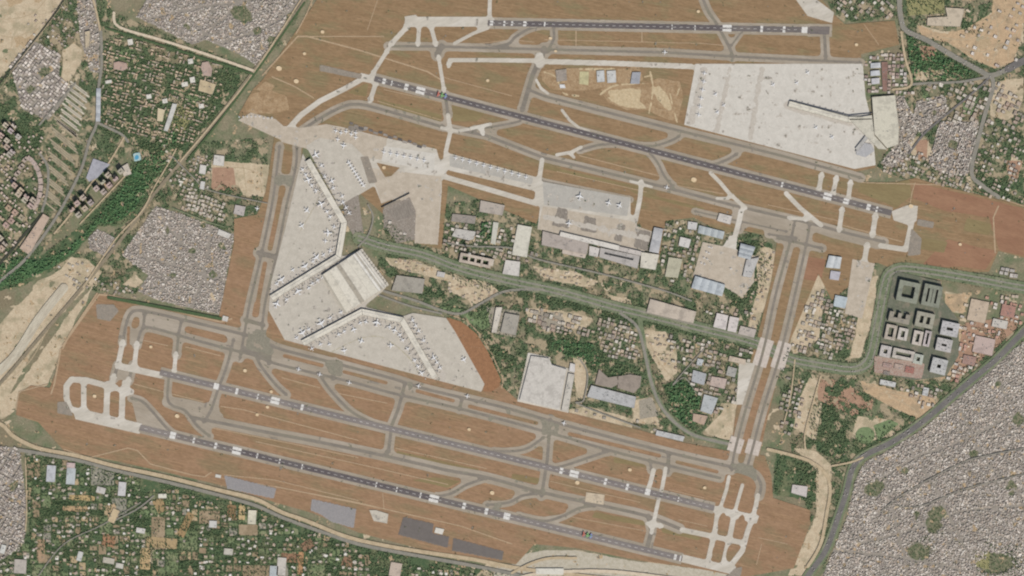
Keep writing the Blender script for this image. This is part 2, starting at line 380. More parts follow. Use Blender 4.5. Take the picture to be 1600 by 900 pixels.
LAWN = [ell(1352,680,15,13), [(1365,665),(1390,655),(1405,662),(1372,690)], [(180,86),(196,75),(207,76),(202,90),(185,92)], [(288,150),(300,147),(312,146),(308,162),(290,158)],
 [(725,490),(760,485),(770,505),(755,515),(735,505)], [(215,800),(240,795),(235,815)], [(1440,150),(1450,145)]+[(1452,160)],
 [(660,478),(720,482),(735,495),(700,490)],[(1505,160),(1528,158),(1520,180),(1505,178)]]
A = blank()
for g in LAWN: fill(A, g)
sheet('lawn', ragged(A, 0.3, 1, 0), mat('lawn', (126,144,104), (114,132,94), sc=30))
A = area([(275,164),(305,172),(287,208),(267,200)], [(1415,-20),(1476,-20),(1475,20),(1418,25)], [(1523,862),(1547,862),(1545,890),(1525,885)])
sheet('playing_field', A, mat('playing_field', (158,152,110), (142,140,98), sc=40))

A = area([(842,487),(876,489),(884,505),(872,520),(845,512)], [(760,478),(812,486),(806,528),(768,520)], [(998,626),(1018,620),(1030,650),(1000,655)])
sheet('gravel_lot', ragged(A, 0.5, 1, 0), mat('gravel_lot', (166,158,142), (154,146,130), sc=15, fine=0.15))
A = area([(1508,505),(1592,492),(1588,515),(1512,580),(1484,598),(1494,556)]); sheet('red_soil', ragged(A, 0.6, 1, 0), mat('red_soil', (176,144,120)))
# ---- farm plots and gardens south of the perimeter road
PLOTS = []
def split(x0, y0, x1, y1, d, minw=11, poly=None):
    wd, hg = x1-x0, y1-y0
    if (wd < minw*1.8 and hg < minw*1.8) or (d > 6 and random.random() < 0.10):
        PLOTS.append((x0, y0, x1, y1)); return
    if wd*random.uniform(0.8, 1.25) > hg:
        c = x0+wd*random.uniform(0.36, 0.64); split(x0, y0, c, y1, d+1, minw); split(c, y0, x1, y1, d+1, minw)
    else:
        c = y0+hg*random.uniform(0.36, 0.64); split(x0, y0, x1, c, d+1, minw); split(x0, c, x1, y1, d+1, minw)
split(-60, 680, 860, 960, 0, 8.5)
FARM = area([(40,705),(100,718),(140,728),(200,746),(300,770),(420,812),(560,858),(640,878),(780,905),(780,960),(-60,960),(-60,905),(15,870),(42,830)])
fm = {k: blank() for k in ('lawn','brown','tan','grey','dark')}
PLOTK = []
for (x0, y0, x1, y1) in PLOTS:
    k = random.choices(['lawn','brown','tan','grey','dark','house','none'], [30,12,6,8,14,23,7])[0]
    cx, cy = (x0+x1)/2, (y0+y1)/2
    gx, gy = min(GW-1, max(0, int((cx+MG)*G))), min(GH-1, max(0, int((cy+MG)*G)))
    if not FARM[gy, gx]: continue
    PLOTK.append((x0, y0, x1, y1, k))
    i = 1.2
    if k in fm: fill(fm[k], [(x0+i, y0+i), (x1-i, y0+i+.6), (x1-i, y1-i), (x0+i, y1-i-.5)])
for k in fm: fm[k] &= FARM
for nm, k, m in (('garden_lawn','lawn',mat('garden_lawn', (126,138,102), (112,128,90), (142,144,112), sc=16, fine=0.2, big=90)),
                 ('ploughed_earth','brown',mat('ploughed_earth', (158,140,114), (146,130,104), (168,150,124), sc=30, fine=0.12, big=90)),
                 ('dry_plot','tan',mat('dry_plot', (188,168,134), (174,156,124), sc=30)),
                 ('paved_yard','grey',mat('paved_yard', (158,154,138), (140,138,124), sc=30)),
                 ('orchard_ground','dark',mat('orchard_ground', (80,98,68), (70,90,62), sc=20))):
    sheet(nm, fm[k], m)
FIX = [((480,852,20,14,-30),(152,122,98)), ((454,872,30,14,5),(158,124,98)), ((543,878,18,16,15),(154,122,98)), ((227,873,16,34,2),(198,172,130)), ((252,848,50,16,5),(180,158,120)),
       ((378,800,10,24,2),(206,180,136)), ((362,800,14,22,2),(150,124,92)), ((290,820,12,40,25),(168,142,104)), ((170,845,20,18,10),(172,132,102)), ((64,860,12,34,0),(176,150,122)),
       ((118,795,40,8,3),(188,160,124)), ((128,778,40,8,3),(196,170,124)), ((250,790,16,22,-30),(172,148,110)), ((175,800,16,24,-15),(196,170,136)), ((470,880,8,36,3),(186,146,108)),
       ((1270,905,20,30,0),(206,188,140)), ((690,790,2,2,0),(180,150,120))]
for i, (r, c) in enumerate(FIX[:15]):
    A = blank(); fill(A, rect(*r)); A = ragged(A, 0.3, 1, 2)
    sheet('dirt_plot', A, mat('dirt_plot_%d' % i, c, tuple(int(v*0.93) for v in c), sc=20)); FARM[A] = FARM[A]
FIXM = blank()
for r, c in FIX: fill(FIXM, rect(*r))

# ---- airfield grass
AF_S = [(95,545),(150,458),(168,462),(250,482),(345,500),(372,508),(388,470),(430,480),(445,520),(640,575),(750,606),(780,600),(812,628),(890,645),(1000,672),(1060,690),(1140,705),(1195,712),(1205,742),(1208,778),(1266,797),(1266,818),(1240,888),(1160,902),(1100,890),(1000,876),(900,856),(835,850),(806,882),(740,872),(650,856),(560,832),(490,802),(430,785),(345,758),(260,738),(180,720),(100,704),(60,660),(25,648),(30,615),(48,602),(78,606),(90,575)]
AF_W = [(430,205),(475,225),(470,250),(445,360),(418,480),(410,520),(365,510),(342,496),(366,378),(366,342),(402,335),(415,300)]
AF_N = [(455,60),(495,0),(510,-60),(1240,-60),(1300,20),(1320,38),(1398,32),(1405,70),(1345,85),(1350,155),(1368,262),(1330,270),(1345,285),(1400,285),(1430,278),(1470,290),(1560,312),(1620,325),(1700,335),(1700,420),(1620,408),(1560,392),(1545,425),(1500,425),(1420,430),(1370,410),(1300,470),(1262,395),(1205,370),(1160,360),(1130,365),(1085,340),(1040,345),(1030,405),(1000,350),(845,330),(838,350),(700,290),(690,390),(650,380),(560,300),(540,210),(430,215),(372,180),(395,140),(410,125)]
AF_E = [(1215,370),(1290,385),(1278,430),(1240,520),(1222,560),(1200,650),(1185,720),(1140,720),(1150,640),(1185,520),(1205,440)]
A = area(AF_S, AF_W, AF_N, AF_E); AIR = A.copy()
for g in ([(700,495),(712,500),(745,545),(778,595),(770,610),(752,610),(755,598),(720,530)],): fill(AIR, g)
GR_S = mat('dry_grass_south', (159,129,101), (149,120,92), (143,123,94), sc=55, stretch=2.6, ang=-14, fine=0.1, fsc=14, big=130, streak=((168,138,106), 8, (145,118,88)))
GR_N = mat('dry_grass_north', (153,127,96), (143,118,88), (138,124,92), sc=55, stretch=2.6, ang=-10, fine=0.1, fsc=14, big=130, streak=((161,135,104), 8, (136,113,83)))
S = area([(-60,430),(345,430),(345,330),(430,330),(445,505),(780,560),(1100,620),(1300,560),(1300,960),(-60,960)])
sheet('airfield_grass', AIR & S, GR_S); sheet('airfield_grass', AIR & ~S, GR_N)
# redder and greener stretches of the grass
A = area([(1430,285),(1600,325),(1600,400),(1560,392),(1545,340),(1480,330),(1425,310)], [(1480,375),(1560,392),(1540,420),(1440,415)], [(1255,400),(1290,405),(1282,440),(1255,436)])
sheet('red_grass', ragged(A, 0.5, 2, 1) & AIR, mat('red_grass', (158,122,96), (148,112,88), sc=80, stretch=4, ang=-14, fine=0.07))
A = area([(1345,285),(1420,280),(1425,305),(1400,325),(1340,300)], [(1510,340),(1550,350),(1545,368),(1505,360)], [(1425,370),(1480,378),(1475,395),(1430,388)], [(590,155),(690,180),(690,192),(600,172)],
         [(705,165),(760,175),(745,190),(708,190)], [(540,145),(575,130),(572,150)], [(980,295),(1100,325),(1100,330),(1000,305)], [(850,258),(1000,292),(1000,297),(850,264)],
         [(620,705),(750,733),(740,742),(620,712)], [(680,745),(720,752),(700,762),(640,750)], [(855,762),(905,775),(940,785),(900,783),(855,772)], [(930,800),(1010,815),(1010,822),(925,808)], [(1030,820),(1100,840),(1090,845),(1035,832)],
         [(960,715),(1000,722),(1010,730),(960,722)], [(800,740),(850,748),(845,757),(800,748)])
sheet('olive_grass', ragged(A, 0.5, 1, 1) & AIR, mat('olive_grass', (142,128,92), (136,120,86), sc=80, stretch=5, ang=-14, fine=0.08))

A = area([(845,110),(900,106),(1000,108),(1004,125),(960,135),(905,142),(862,140),(848,126)], [(938,140),(965,132),(1012,130),(1030,122),(1062,128),(1068,150),(1058,190),(1040,186),(1012,172),(980,172),(950,160)], [(985,95),(1000,95),(1000,110),(985,110)])
sheet('infield_soil', ragged(A & AIR, 0.6, 1, 0), mat('infield_soil', (176,152,120), (164,138,106), (156,130,98), sc=25, fine=0.15, big=70))
A = area([(950,142),(985,138),(1002,140),(1000,158),(1012,170),(978,168),(955,158)], [(1018,136),(1030,134),(1044,150),(1050,172),(1038,168),(1028,156)])
for p in [[(1016,112),(1020,140),(1014,178)],[(1020,140),(1036,160),(1046,172)],[(1044,138),(1050,160),(1058,192)],[(1062,135),(1058,150)],[(938,148),(960,134),(1008,130)],[(950,152),(970,166)],[(1006,120),(1018,118)],[(850,112),(870,122),(880,145),(905,150)],[(905,108),(960,108)]]: stroke(A, smooth(p), 2.2)
sheet('infield_sand', ragged(A, 0.5, 1, 2), mat('infield_sand', (204,186,152), (192,172,138), sc=20, fine=0.12))
A = area([(378,150),(420,140),(448,150),(452,172),(420,178),(385,176)], [(400,140),(415,128),(430,134),(420,146)]); sheet('infield_soil', ragged(A, 0.6, 1, 0) & AIR, mat('infield_soil', (176,152,120)))
A = area([(697,496),(722,503),(745,522),(764,552),(783,594),(780,604),(768,612),(755,612),(757,600),(712,520)]); sheet('earth_bank', A, mat('earth_bank', (158,118,86), (148,110,80), sc=30)); AIR |= A
# ---- lighter service tracks on the grass
TRK = [([(410,118),(465,57),(480,57),(560,78),(640,103),(668,112),(690,125)],2.2),([(463,52),(480,20),(492,-10)],2.0),([(470,57),(600,57)],1.2),([(690,120),(800,150)],1.0),
 ([(574,47),(590,0)],1.0),([(95,545),(85,600),(80,615)],2.5),([(98,540),(155,460),(175,462),(345,503),(362,498)],2.4),([(425,120),(460,135),(490,153)],1.8),([(152,458),(110,520),(98,545)],2.2),
 ([(225,532),(262,540)],1.2),([(290,542),(345,556)],1.3),([(210,600),(255,612),(318,628)],1.2),([(205,632),(250,650)],1.2),([(345,635),(380,640),(560,688)],1.4),([(440,590),(500,606)],1.3),([(530,615),(605,630)],1.3),
 ([(330,668),(500,702),(560,715)],1.2),([(400,690),(560,725),(700,757)],1.3),([(618,700),(760,732)],1.3),([(1060,812),(1105,822)],1.0),([(860,752),(1000,785)],1.0),([(880,805),(1010,830)],1.0),([(1045,765),(1100,778)],1.0),
 ([(703,492),(728,500),(748,520),(768,552),(786,592),(784,606)],2.0),([(750,68),(800,62),(835,66)],1.0),([(850,62),(1100,68),(1140,72)],1.0),([(600,140),(690,160)],1.0),([(590,158),(690,188)],1.0),([(800,100),(800,140)],0.8),([(900,48),(900,72)],1.0),([(1003,48),(1003,65)],1.0),
 ([(905,243),(1030,275)],1.3),([(1030,285),(1130,303)],1.2),([(1000,355),(1130,335)],0.01),([(560,520),(1130,590)],0.01),
 ([(100,702),(140,715),(200,700),(215,704),(235,725),(300,742),(320,745),(330,738)],1.6),([(75,600),(30,612),(25,640)],1.5),([(25,640),(95,640)],0.01),
 ([(400,755),(560,785),(620,800)],1.2),([(350,742),(430,750),(560,782)],1.2),([(430,760),(600,795),(720,822),(800,850)],1.5),([(600,795),(598,770)],1.0),([(1185,840),(1230,850)],1.0),([(1190,850),(1182,882)],1.2),
 ([(1420,330),(1425,300),(1430,285)],1.2),([(1460,400),(1440,400),(1445,380)],0.01),([(1555,395),(1552,340),(1560,322)],2.2),([(1345,285),(1500,290),(1600,322)],1.4),([(1370,430),(1440,430),(1550,440),(1600,445)],0.01),
 ([(800,640),(800,660)],0.8),([(755,640),(750,655)],0.8),([(1110,500),(1110,500.1)],0.01),([(1355,0),(1373,0)],0.01),([(1350,38),(1373,70)],1.0),([(1252,50),(1252,80)],0.9),
 ([(550,335),(565,350)],0.01),([(870,268),(1010,300)],1.0),([(1200,320),(1310,345)],1.0),([(1310,350),(1410,378)],1.2)]
A = blank()
for p, wd in TRK: stroke(A, p, max(wd, 0.6))
sheet('service_track', A, mat('service_track', (186,162,132), (176,154,126), sc=30))

# ================================================================ PAVEMENTS
C14 = 0.25
TX = [  # taxiway centre lines (points, shoulder width, core width)
 # south: upper and lower parallels
 (smooth([(192,535),(197,508),(204,490),(216,485),(240,489),(300,503),(400,528),(437,545),(525,568),(615,592),(662,607),(725,622),(800,640),(875,662),(1045,707),(1132,727),(1160,733),(1180,742),(1189,758),(1186,775)]),10,3.6),
 (smooth([(214,540),(222,515),(240,513),(300,530),(360,546),(400,556),(437,570),(550,597),(612,614),(712,637),(800,660),(875,681),(950,703),(1015,720),(1125,747)]),9,3.2),
 ([(178,592),(184,570)],9,4),([(201,596),(208,570)],9,4),
 # links down to the inner runway
 ([(226,490),(224,513)],8,3.4),([(284,500),(279,522),(276,555)],9,3.4),(smooth([(365,530),(358,560),(350,585),(342,605),(330,640),(318,660)]),9,3.2),
 (smooth([(398,552),(408,572),(430,600),(448,617)]),8,3),(smooth([(497,582),(515,608),(540,635),(560,650),(590,664)]),8,3),([(523,566),(520,592)],10,5),([(424,540),(420,568)],10,5),
 ([(633,598),(628,618),(622,640),(612,665),(607,705)],10,4),([(722,622),(718,640)],9,4),([(860,655),(858,680),(855,720),(846,775)],10,4),
 (smooth([(790,655),(820,690),(845,712),(858,720)]),0.1,0.1),(smooth([(950,705),(920,715),(880,728),(858,732)]),8,3),
 (smooth([(850,683),(825,700),(800,705),(770,705)]),7,2.8),(smooth([(712,640),(730,660),(760,680)]),0.1,0.1),
 ([(1045,708),(1043,738)],9,5),([(1015,718),(1018,735)],8,3),
 # between the runways
 (smooth([(205,622),(222,627),(240,645),(260,668),(275,680)]),7,3),(smooth([(264,588),(262,622),(270,634),(290,642),(308,665),(328,682)]),7,3),
 (smooth([(262,628),(290,632),(320,640),(340,652)]),12,0.1),(smooth([(300,652),(340,660),(420,676),(500,691),(600,712),(700,735),(760,746),(850,770),(940,790),(1010,806),(1062,826)]),11,4),
 (smooth([(335,630),(325,650),(310,660)]),10,0.1),
 (smooth([(680,776),(705,771),(730,757),(760,747)]),7,3),(smooth([(760,789),(795,785),(815,775),(840,771)]),7,3),
 (smooth([(810,806),(850,814),(880,806),(905,794),(930,790)]),8,3),
 ([(1013,806),(1018,830),(1010,860)],10,6),
 (smooth([(605,706),(600,712)]),10,3),
 # west corridor
 (smooth([(437,228),(434,255),(425,320),(408,400),(390,475),(383,515),(375,560)]),8,3),(smooth([(464,228),(462,262),(448,320),(432,400),(414,475),(408,535)]),8,3),
 ([(433,280),(456,282)],12,7),([(404,395),(432,402)],12,7),([(383,500),(412,508)],10,5),([(383,545),(420,555)],14,6),
 # east corridor
 (smooth([(1241,350),(1234,380),(1212,460),(1192,550),(1165,640),(1148,705),(1143,735)]),9,3),(smooth([(1265,350),(1260,380),(1242,460),(1220,550),(1192,640),(1176,700),(1166,735)]),9,3),
 ([(1215,372),(1285,388)],8,3),([(1200,366),(1245,372)],6,2),
 # north
 ([(606,72),(690,73),(800,76),(1040,82),(1140,88),(1200,91),(1345,98)],8,3),
 (smooth([(845,40),(825,46),(805,58),(795,68),(770,74)]),7,3),([(865,42),(866,60),(855,82)],7,3),(smooth([(1092,-20),(1105,15),(1120,38),(1140,75),(1145,90)]),9,3.5),([(1160,48),(1142,72)],5,1.5),
 ([(1288,50),(1290,90)],9,4),([(850,75),(846,95)],12,6),([(840,100),(832,118),(824,145),(816,172)],11,6),
 (smooth([(826,140),(850,150),(880,158),(1060,204),(1200,238),(1300,265),(1345,278)]),9,3),
 (smooth([(838,150),(900,172),(1050,208),(1150,233)]),0.1,0.1),
 (smooth([(465,208),(500,185),(535,167),(560,163),(600,172),(690,198)]),8,3.5),([(690,198),(760,212),(848,246),(960,273),(1040,293),(1150,322),(1250,345),(1330,366),(1382,378)],8,3.4),
 ([(696,148),(700,180)],9,4),(smooth([(1062,212),(1048,220),(1020,228),(985,226)]),7,2.6),(smooth([(1152,240),(1135,250),(1110,258),(1085,256)]),7,3),
 (smooth([(1015,238),(1028,255),(1038,275),(1052,292)]),8,2.4),(smooth([(740,202),(770,198),(810,190),(815,182)]),6,2.4),(smooth([(905,235),(940,226),(985,226)]),6,3),
 (smooth([(745,220),(770,216),(800,220)]),0.1,0.1),([(1265,350),(1300,362),(1372,380)],13,0.1),
 (smooth([(1155,330),(1158,338),(1156,360)]),6,2), ([(1085,330),(1230,362)],5,1.5),
 (smooth([(640,270),(700,262)]),0.1,0.1),([(690,72),(683,86)],14,8),([(845,283),(985,312)],5,3)]
ISL = [ell(845,795,40,10.5,4), ell(770,772,32,10,6), ell(770,771,2,2)]
SH = blank(); r = 5
for p, a, b in TX:
    if a > 0.5: stroke(SH, p, a+5.5+2*r)
    if 0.5 < a and len(p) < 40: flare(SH, p, a+2*r, 9, 13)
SH = erode(SH, r)
for p, wd in [([(450,236),(447,264)],7),([(440,300),(431,345),(422,388)],8),([(414,412),(400,488)],7),([(201,512),(200,548)],4.5),([(445,556),(503,571)],6),([(538,581),(603,598)],5.5),([(652,611),(708,626)],5.5),([(734,635),(838,661)],6),([(890,678),(1030,712)],6),([(1058,722),(1120,737)],5.5)]: stroke(SH, p, wd, False)
for p in ISL: fill(SH, p, False)
# runways: (start, end, paved width, dark width)
RW = {'R1': ((762,36),(1266,47)), 'R2': ((585,123),(1393,333)), 'R3': ((250,582),(1116,794)), 'R4': (( 220,668),(1066,873))}
for a, b in RW.values(): flat(SH, a, b, 18)
flat(SH, (1262,47), (1300,48), 20)
fill(SH, [(205,622),(230,628),(262,670),(262,676),(215,664)])
PAV = SH.copy()
SH2 = SH
sheet('paved_shoulder', SH, mat('paved_shoulder', (168,157,140), (160,149,132), (174,163,147), sc=60, stretch=4, ang=-14, fine=0.06, big=140))
DECK = blank()
for a_, b_ in (((1199,530),(1186,572)), ((1227,535),(1214,576))): flat(DECK, a_, b_, 22)
sheet('taxiway_bridge', DECK, mat('bridge_deck', (206,196,184), (196,184,172), sc=30, fine=0.1)); PAV |= DECK
DECK = blank()
for a_, b_ in (((1153,684),(1146,706)), ((1180,688),(1174,710))): flat(DECK, a_, b_, 22)
sheet('taxiway_bridge', DECK, mat('bridge_deck', (206,196,184))); PAV |= DECK
CORE = blank()
for p, a, b in TX:
    if b > 0.5:
        stroke(CORE, p, b+5)
        if len(p) < 40: flare(CORE, p, b+4, 3.5, 8)
CORE = erode(CORE, 2) & SH
sheet('taxiway', CORE, mat('taxiway', (132,125,114), (141,133,121), (138,132,116), sc=50, stretch=3, ang=-14, fine=0.08, big=120))
# grey-green older pavement at the busy junctions
A = area([(385,515),(420,515),(428,555),(385,548)], [(428,275),(458,275),(456,292),(428,290)], [(1140,722),(1180,728),(1182,752),(1145,744)], [(845,655),(875,662),(873,682),(845,678)], [(510,560),(538,566),(534,588),(512,584)])
sheet('worn_pavement', ragged(A, 0.9, 2, 0) & SH, mat('worn_pavement', (146,140,124), (138,134,118), sc=30))
# concrete
CST = [([(640,34),(766,34)],15),([(703,94),(760,94),(845,95)],6.5),([(845,96),(960,99),(1080,104)],8),([(702,96),(701,104)],5),([(843,88),(843,100)],12),([(636,42),(610,70)],7),([(655,40),(653,70)],6),([(673,40),(681,70)],6.5),([(762,44),(740,52),(710,68)],5),([(766,-60),(765,30)],6),
 ([(606,78),(582,116)],6),([(685,88),(694,142)],5.5),([(588,128),(578,158)],7),([(700,180),(704,205),(697,235),(694,270)],6.5),([(690,200),(715,205),(740,200),(766,194)],5),([(752,200),(755,210)],5),
 ([(705,264),(760,277),(838,296)],6),([(847,250),(842,285),(838,316)],7),([(690,275),(760,295),(838,318)],8),([(870,242),(892,238),(908,230)],5),([(890,240),(897,246)],4),
 ([(878,172),(890,188),(905,200),(920,205)],4),([(838,125),(845,138),(856,146)],4),([(1002,284),(1000,310),(993,345),(988,355)],7),([(985,283),(1018,292)],4),
 ([(1110,270),(1125,285),(1140,303),(1165,325)],5.5),([(1120,310),(1138,310),(1145,305)],4),([(1158,330),(1155,345),(1143,390)],8),
 ([(1228,302),(1250,325),(1283,352)],6.5),([(1232,340),(1262,343)],5),([(1284,272),(1279,298)],7),([(1307,277),(1301,305)],7),([(1329,284),(1325,313)],7),([(1316,326),(1311,360)],7),([(1368,336),(1363,368)],8),
 ([(1376,384),(1415,390),(1424,350)],8),([(1355,382),(1350,410)],8),
 ([(565,124),(540,138),(500,158),(470,180),(452,200)],8),([(110,640),(104,622),(104,603),(112,593),(135,594),(168,603),(205,612)],9),([(131,596),(131,640)],8),([(168,600),(166,655)],9),([(192,600),(190,660)],9),
 ([(178,587),(175,608)],7.5),([(201,592),(198,615)],7.5),([(184,573),(192,534)],8),([(210,572),(214,536)],7),([(272,582),(275,552)],6),
 ([(1021,735),(1017,752),(1011,770)],7),([(1040,732),(1035,760),(1028,785),(1018,832)],6),([(1012,818),(1034,822)],6),
 ([(1139,745),(1135,765),(1125,795)],5.5),([(1160,758),(1155,775),(1148,800)],5.5),([(1184,774),(1181,790),(1175,812)],7),([(1122,795),(1119,820),(1108,870)],8),([(1147,803),(1142,830),(1130,882)],8),([(1175,812),(1168,830),(1160,860),(1140,886)],8),
 ([(1066,828),(1100,835),(1160,848)],8),([(186,572),(250,586)],10)]
CPL = [[(563,114),(586,119),(584,131),(566,127)], [(112,635),(222,662),(218,678),(118,655)], [(1116,790),(1186,806),(1182,818),(1114,800)], [(1066,866),(1150,886),(1146,898),(1064,878)],
 [(1393,330),(1420,320),(1434,322),(1432,345),(1420,352),(1396,344)], [(632,26),(650,23),(650,42),(636,42)],
 [(372,188),(392,176),(430,186),(448,202),(442,220),(420,210)], [(1210,-60),(1230,-20),(1262,25),(1300,36),(1303,20),(1270,-5),(1250,-60)],
 # terminal-three aprons
 [(473,240),(500,290),(542,347),(532,402),(560,392),(604,447),(598,455),(568,479),(630,494),(645,489),(697,497),(712,520),(757,600),(752,612),(660,588),(445,531),(420,485),(424,440),(445,360)],
 [(478,228),(500,215),(550,225),(570,245),(585,290),(560,305),(530,322)],
 # northern aprons
 [(430,196),(470,200),(510,194),(540,200),(605,216),(682,233),(690,262),(690,300),(684,382),(648,380),(646,320),(612,312),(596,318),(585,290),(560,245),(478,232),(440,222)],
 [(703,240),(835,276),(833,290),(703,262)], [(848,284),(985,309),(985,350),(1020,362),(1005,398),(840,358)],
 [(1087,100),(1348,100),(1352,150),(1362,190),(1368,258),(1335,264),(1200,229),(1069,195)],
 [(1098,378),(1130,385),(1140,368),(1152,372),(1150,390),(1180,400),(1178,440),(1160,465),(1132,448),(1083,430)],
 [(1332,405),(1367,412),(1347,498),(1320,490)], [(825,551),(860,558),(860,568),(898,578),(888,645),(808,627)],
 [(1155,565),(1180,568),(1160,632),(1150,632)]]
CO = blank(); r = 3.2
for p, wd in CST:
    stroke(CO, p, wd+2*r)
    if len(p) == 2 and 4 < wd < 9: flare(CO, p, wd+2*r, 4.5, 9)
for p in CPL: fill(CO, p, True, grow=r)
CO = erode(CO, r)
for p in [ell(641,56,5.5,10,18), ell(664,53,5.5,11,-4), ell(201,545,5.5,13,8), ell(119,615,5,13,4), rect(149,619,24,27,8), ell(179,633,5.5,14,4),
          rect(1127,0.5,0.1,0.1), ell(1128,815,6,14,12), ell(1157,818,6,14,14), ell(1119,862,6,13,12), ell(1140,864,5,13,12), ell(1296,287,5.5,11,14), ell(1317,290,5.5,11,14),
          [(588,254),(625,262),(612,275),(602,277)], ell(187,598,4,7)]: fill(CO, p, False)
PAV |= CO
sheet('concrete_pavement', CO, mat('concrete_pavement', (203,196,182), (193,186,172), (211,205,193), sc=60, stretch=4, ang=20, fine=0.06, fsc=12, big=160))
# tinted parts of the aprons
def tint(name, polys, c, c2, **k):
    A = blank()
    for p in polys: fill(A, p)
    sheet(name, ragged(A, 0.15, 1, 2) & (CO | (A if k.get('free') else CO)), mat(name, c, c2, sc=50, fine=0.06))
tint('buff_apron', [[(430,196),(470,200),(510,194),(605,216),(600,250),(560,245),(478,232),(440,222)], [(578,262),(690,276),(684,382),(648,380),(646,320),(612,312),(596,318)], [(848,322),(985,345),(1020,362),(1005,398),(840,358)],
  [(1098,378),(1130,385),(1150,390),(1180,400),(1178,440),(1160,465),(1132,448),(1083,430)], [(1332,405),(1367,412),(1347,498),(1320,490)], [(372,188),(392,176),(430,186),(448,202),(442,220),(420,210)]], (196,184,166), (184,172,154))
tint('pale_apron', [[(1087,100),(1348,100),(1352,150),(1362,190),(1368,258),(1335,264),(1200,229),(1069,195)], [(600,228),(680,240),(678,267),(596,252)]], (211,206,195), (203,198,187))
tint('grey_apron', [[(848,284),(985,309),(980,338),(850,320)], [(703,242),(833,278),(831,288),(703,260)]], (184,180,170), (176,172,163))
tint('terminal_apron', [[(473,240),(500,290),(542,347),(532,402),(560,392),(604,447),(598,455),(568,479),(630,494),(645,489),(697,497),(712,520),(757,600),(752,612),(660,588),(445,531),(420,485),(424,440),(445,360)], [(478,228),(500,215),(550,225),(570,245),(585,290),(560,305),(530,322)]], (199,192,178), (190,183,169))
A = area([(500,101),(566,116),(564,124),(500,111)], [(150,475),(178,476),(186,486),(172,502),(152,498)], [(90,628),(104,628),(115,650),(90,646)], [(1434,342),(1460,347),(1458,357),(1432,352)], [(1424,356),(1440,372),(1438,398),(1418,400)],
         [(1148,888),(1160,885),(1156,905),(1130,905)], [(1068,800),(1068,800),(1069,801)], [(220,663),(268,675),(264,686),(216,674)], [(600,318),(625,312),(640,322),(645,345),(600,358)], [(563,245),(575,244),(590,285),(576,287)], [(0,0),(.1,0),(0,.1)])
sheet('old_asphalt', ragged(A, 0.2, 1, 2), mat('old_asphalt', (154,144,130), (144,136,124), sc=30))
A = area([(536,318),(560,304),(566,350),(572,385),(555,372),(540,348)], [(598,327),(640,308),(650,330),(648,375),(620,380),(600,352)])
sheet('parking_lot', A, mat('parking_lot', (150,140,128), (140,131,120), sc=12, fine=0.15, fsc=6, speck=((160,152,141), 6, 0.3)))
A = blank()
for ol in ([(872,324),(886,326),(889,358),(862,352)], [(915,336),(931,341),(933,365),(906,360)], [(966,350),(977,352),(972,378),(959,376)], [(995,358),(1017,362),(1012,392),(990,386)], [(605,330),(640,312),(648,335),(620,345)], [(545,196),(575,200),(572,206),(543,203)]): fill(A, ol)
sheet('stand_asphalt', ragged(A, 0.7, 1, 2), mat('stand_asphalt', (134,126,116), (148,140,129), sc=9, stretch=5, ang=-78, fine=0.15, fsc=5))
SL = blank()
for k in range(16): stroke(SL, [(856+k*10, 330+k*2.3), (852+k*10, 350+k*2.3)], 0.8)
for k in range(15): stroke(SL, [(652+(k % 2)*3, 322+k*4), (684, 326+k*4)], 0.6)
for k in range(18): stroke(SL, [(452+k*8, 206+k*1.0), (450+k*8, 214+k*1.2)], 0.7)
for k in range(12): stroke(SL, [(380+k*5.2, 187+(k > 8)*2), (381+k*5.2, 199)], 0.6)
for k in range(12): stroke(SL, [(1338, 412+k*7), (1360, 416+k*7)], 0.7)
for k in range(9): stroke(SL, [(1098, 386+k*6.5), (1120, 391+k*6.5)], 0.6)
for k in range(20): stroke(SL, [(598+k*4.2, 233+k*.9), (596+k*4.2, 248+k*.9)], 0.5)
sheet('stand_line', SL & CO, mat('stand_line', (168,158,142), (180,170,154), sc=20))
# concrete joints: thin darker slab rows on the large aprons
J = blank()
for i in range(9): stroke(J, [(1100+i*29, 100), (1078+i*29, 255)], 0.5)
for i in range(6): stroke(J, [(1070, 118+i*26), (1370, 120+i*27)], 0.5)
for i in range(7): stroke(J, [(425+i*3, 470+i*10), (520+i*3, 426+i*10)], 0.6)
sheet('apron_joint', J & CO, mat('apron_joint', (178,172,160)))
WR = blank()
for p, wd in [([(481,250),(538,348),(529,401),(424,466)],34),([(473,536),(566,487),(628,500),(680,590)],34),([(1232,165),(1325,190)],14),([(852,340),(1010,372)],8),([(1100,110),(1080,190)],10),([(1140,108),(1120,205)],8),([(1190,108),(1172,215)],8)]: stroke(WR, p, wd)
sheet('stand_wear', ragged(WR, 1.1, 1, 2) & CO, mat('stand_wear', (197,190,178), (190,182,169), sc=20, fine=0.1, fsc=6))
ST = blank(); rr = random.Random(5)
for (x0, y0), (x1, y1), n_ in [((481,250),(538,348),14),((538,348),(529,401),6),((529,401),(424,466),13),((473,536),(566,487),12),((566,487),(628,500),7),((628,500),(680,590),12)]:
    for k in range(n_):
        f = (k+.5)/n_; x, y = x0+(x1-x0)*f, y0+(y1-y0)*f; L = math.hypot(x1-x0, y1-y0); nx, ny = -(y1-y0)/L, (x1-x0)/L
        for s in (-1, 1): stroke(ST, [(x+nx*s*6, y+ny*s*6), (x+nx*s*(12+rr.random()*4), y+ny*s*(12+rr.random()*4))], 1.6)
for k in range(14): x, y = rr.uniform(1090,1330), rr.uniform(105,225); stroke(ST, [(x, y), (x+rr.uniform(-3,3), y+rr.uniform(2,6))], 0.9)
sheet('oil_stain', ragged(ST, 0.9, 1, 2) & CO, mat('oil_stain', (162,155,145), (172,165,154), sc=8, fine=0.15))
LN = blank()
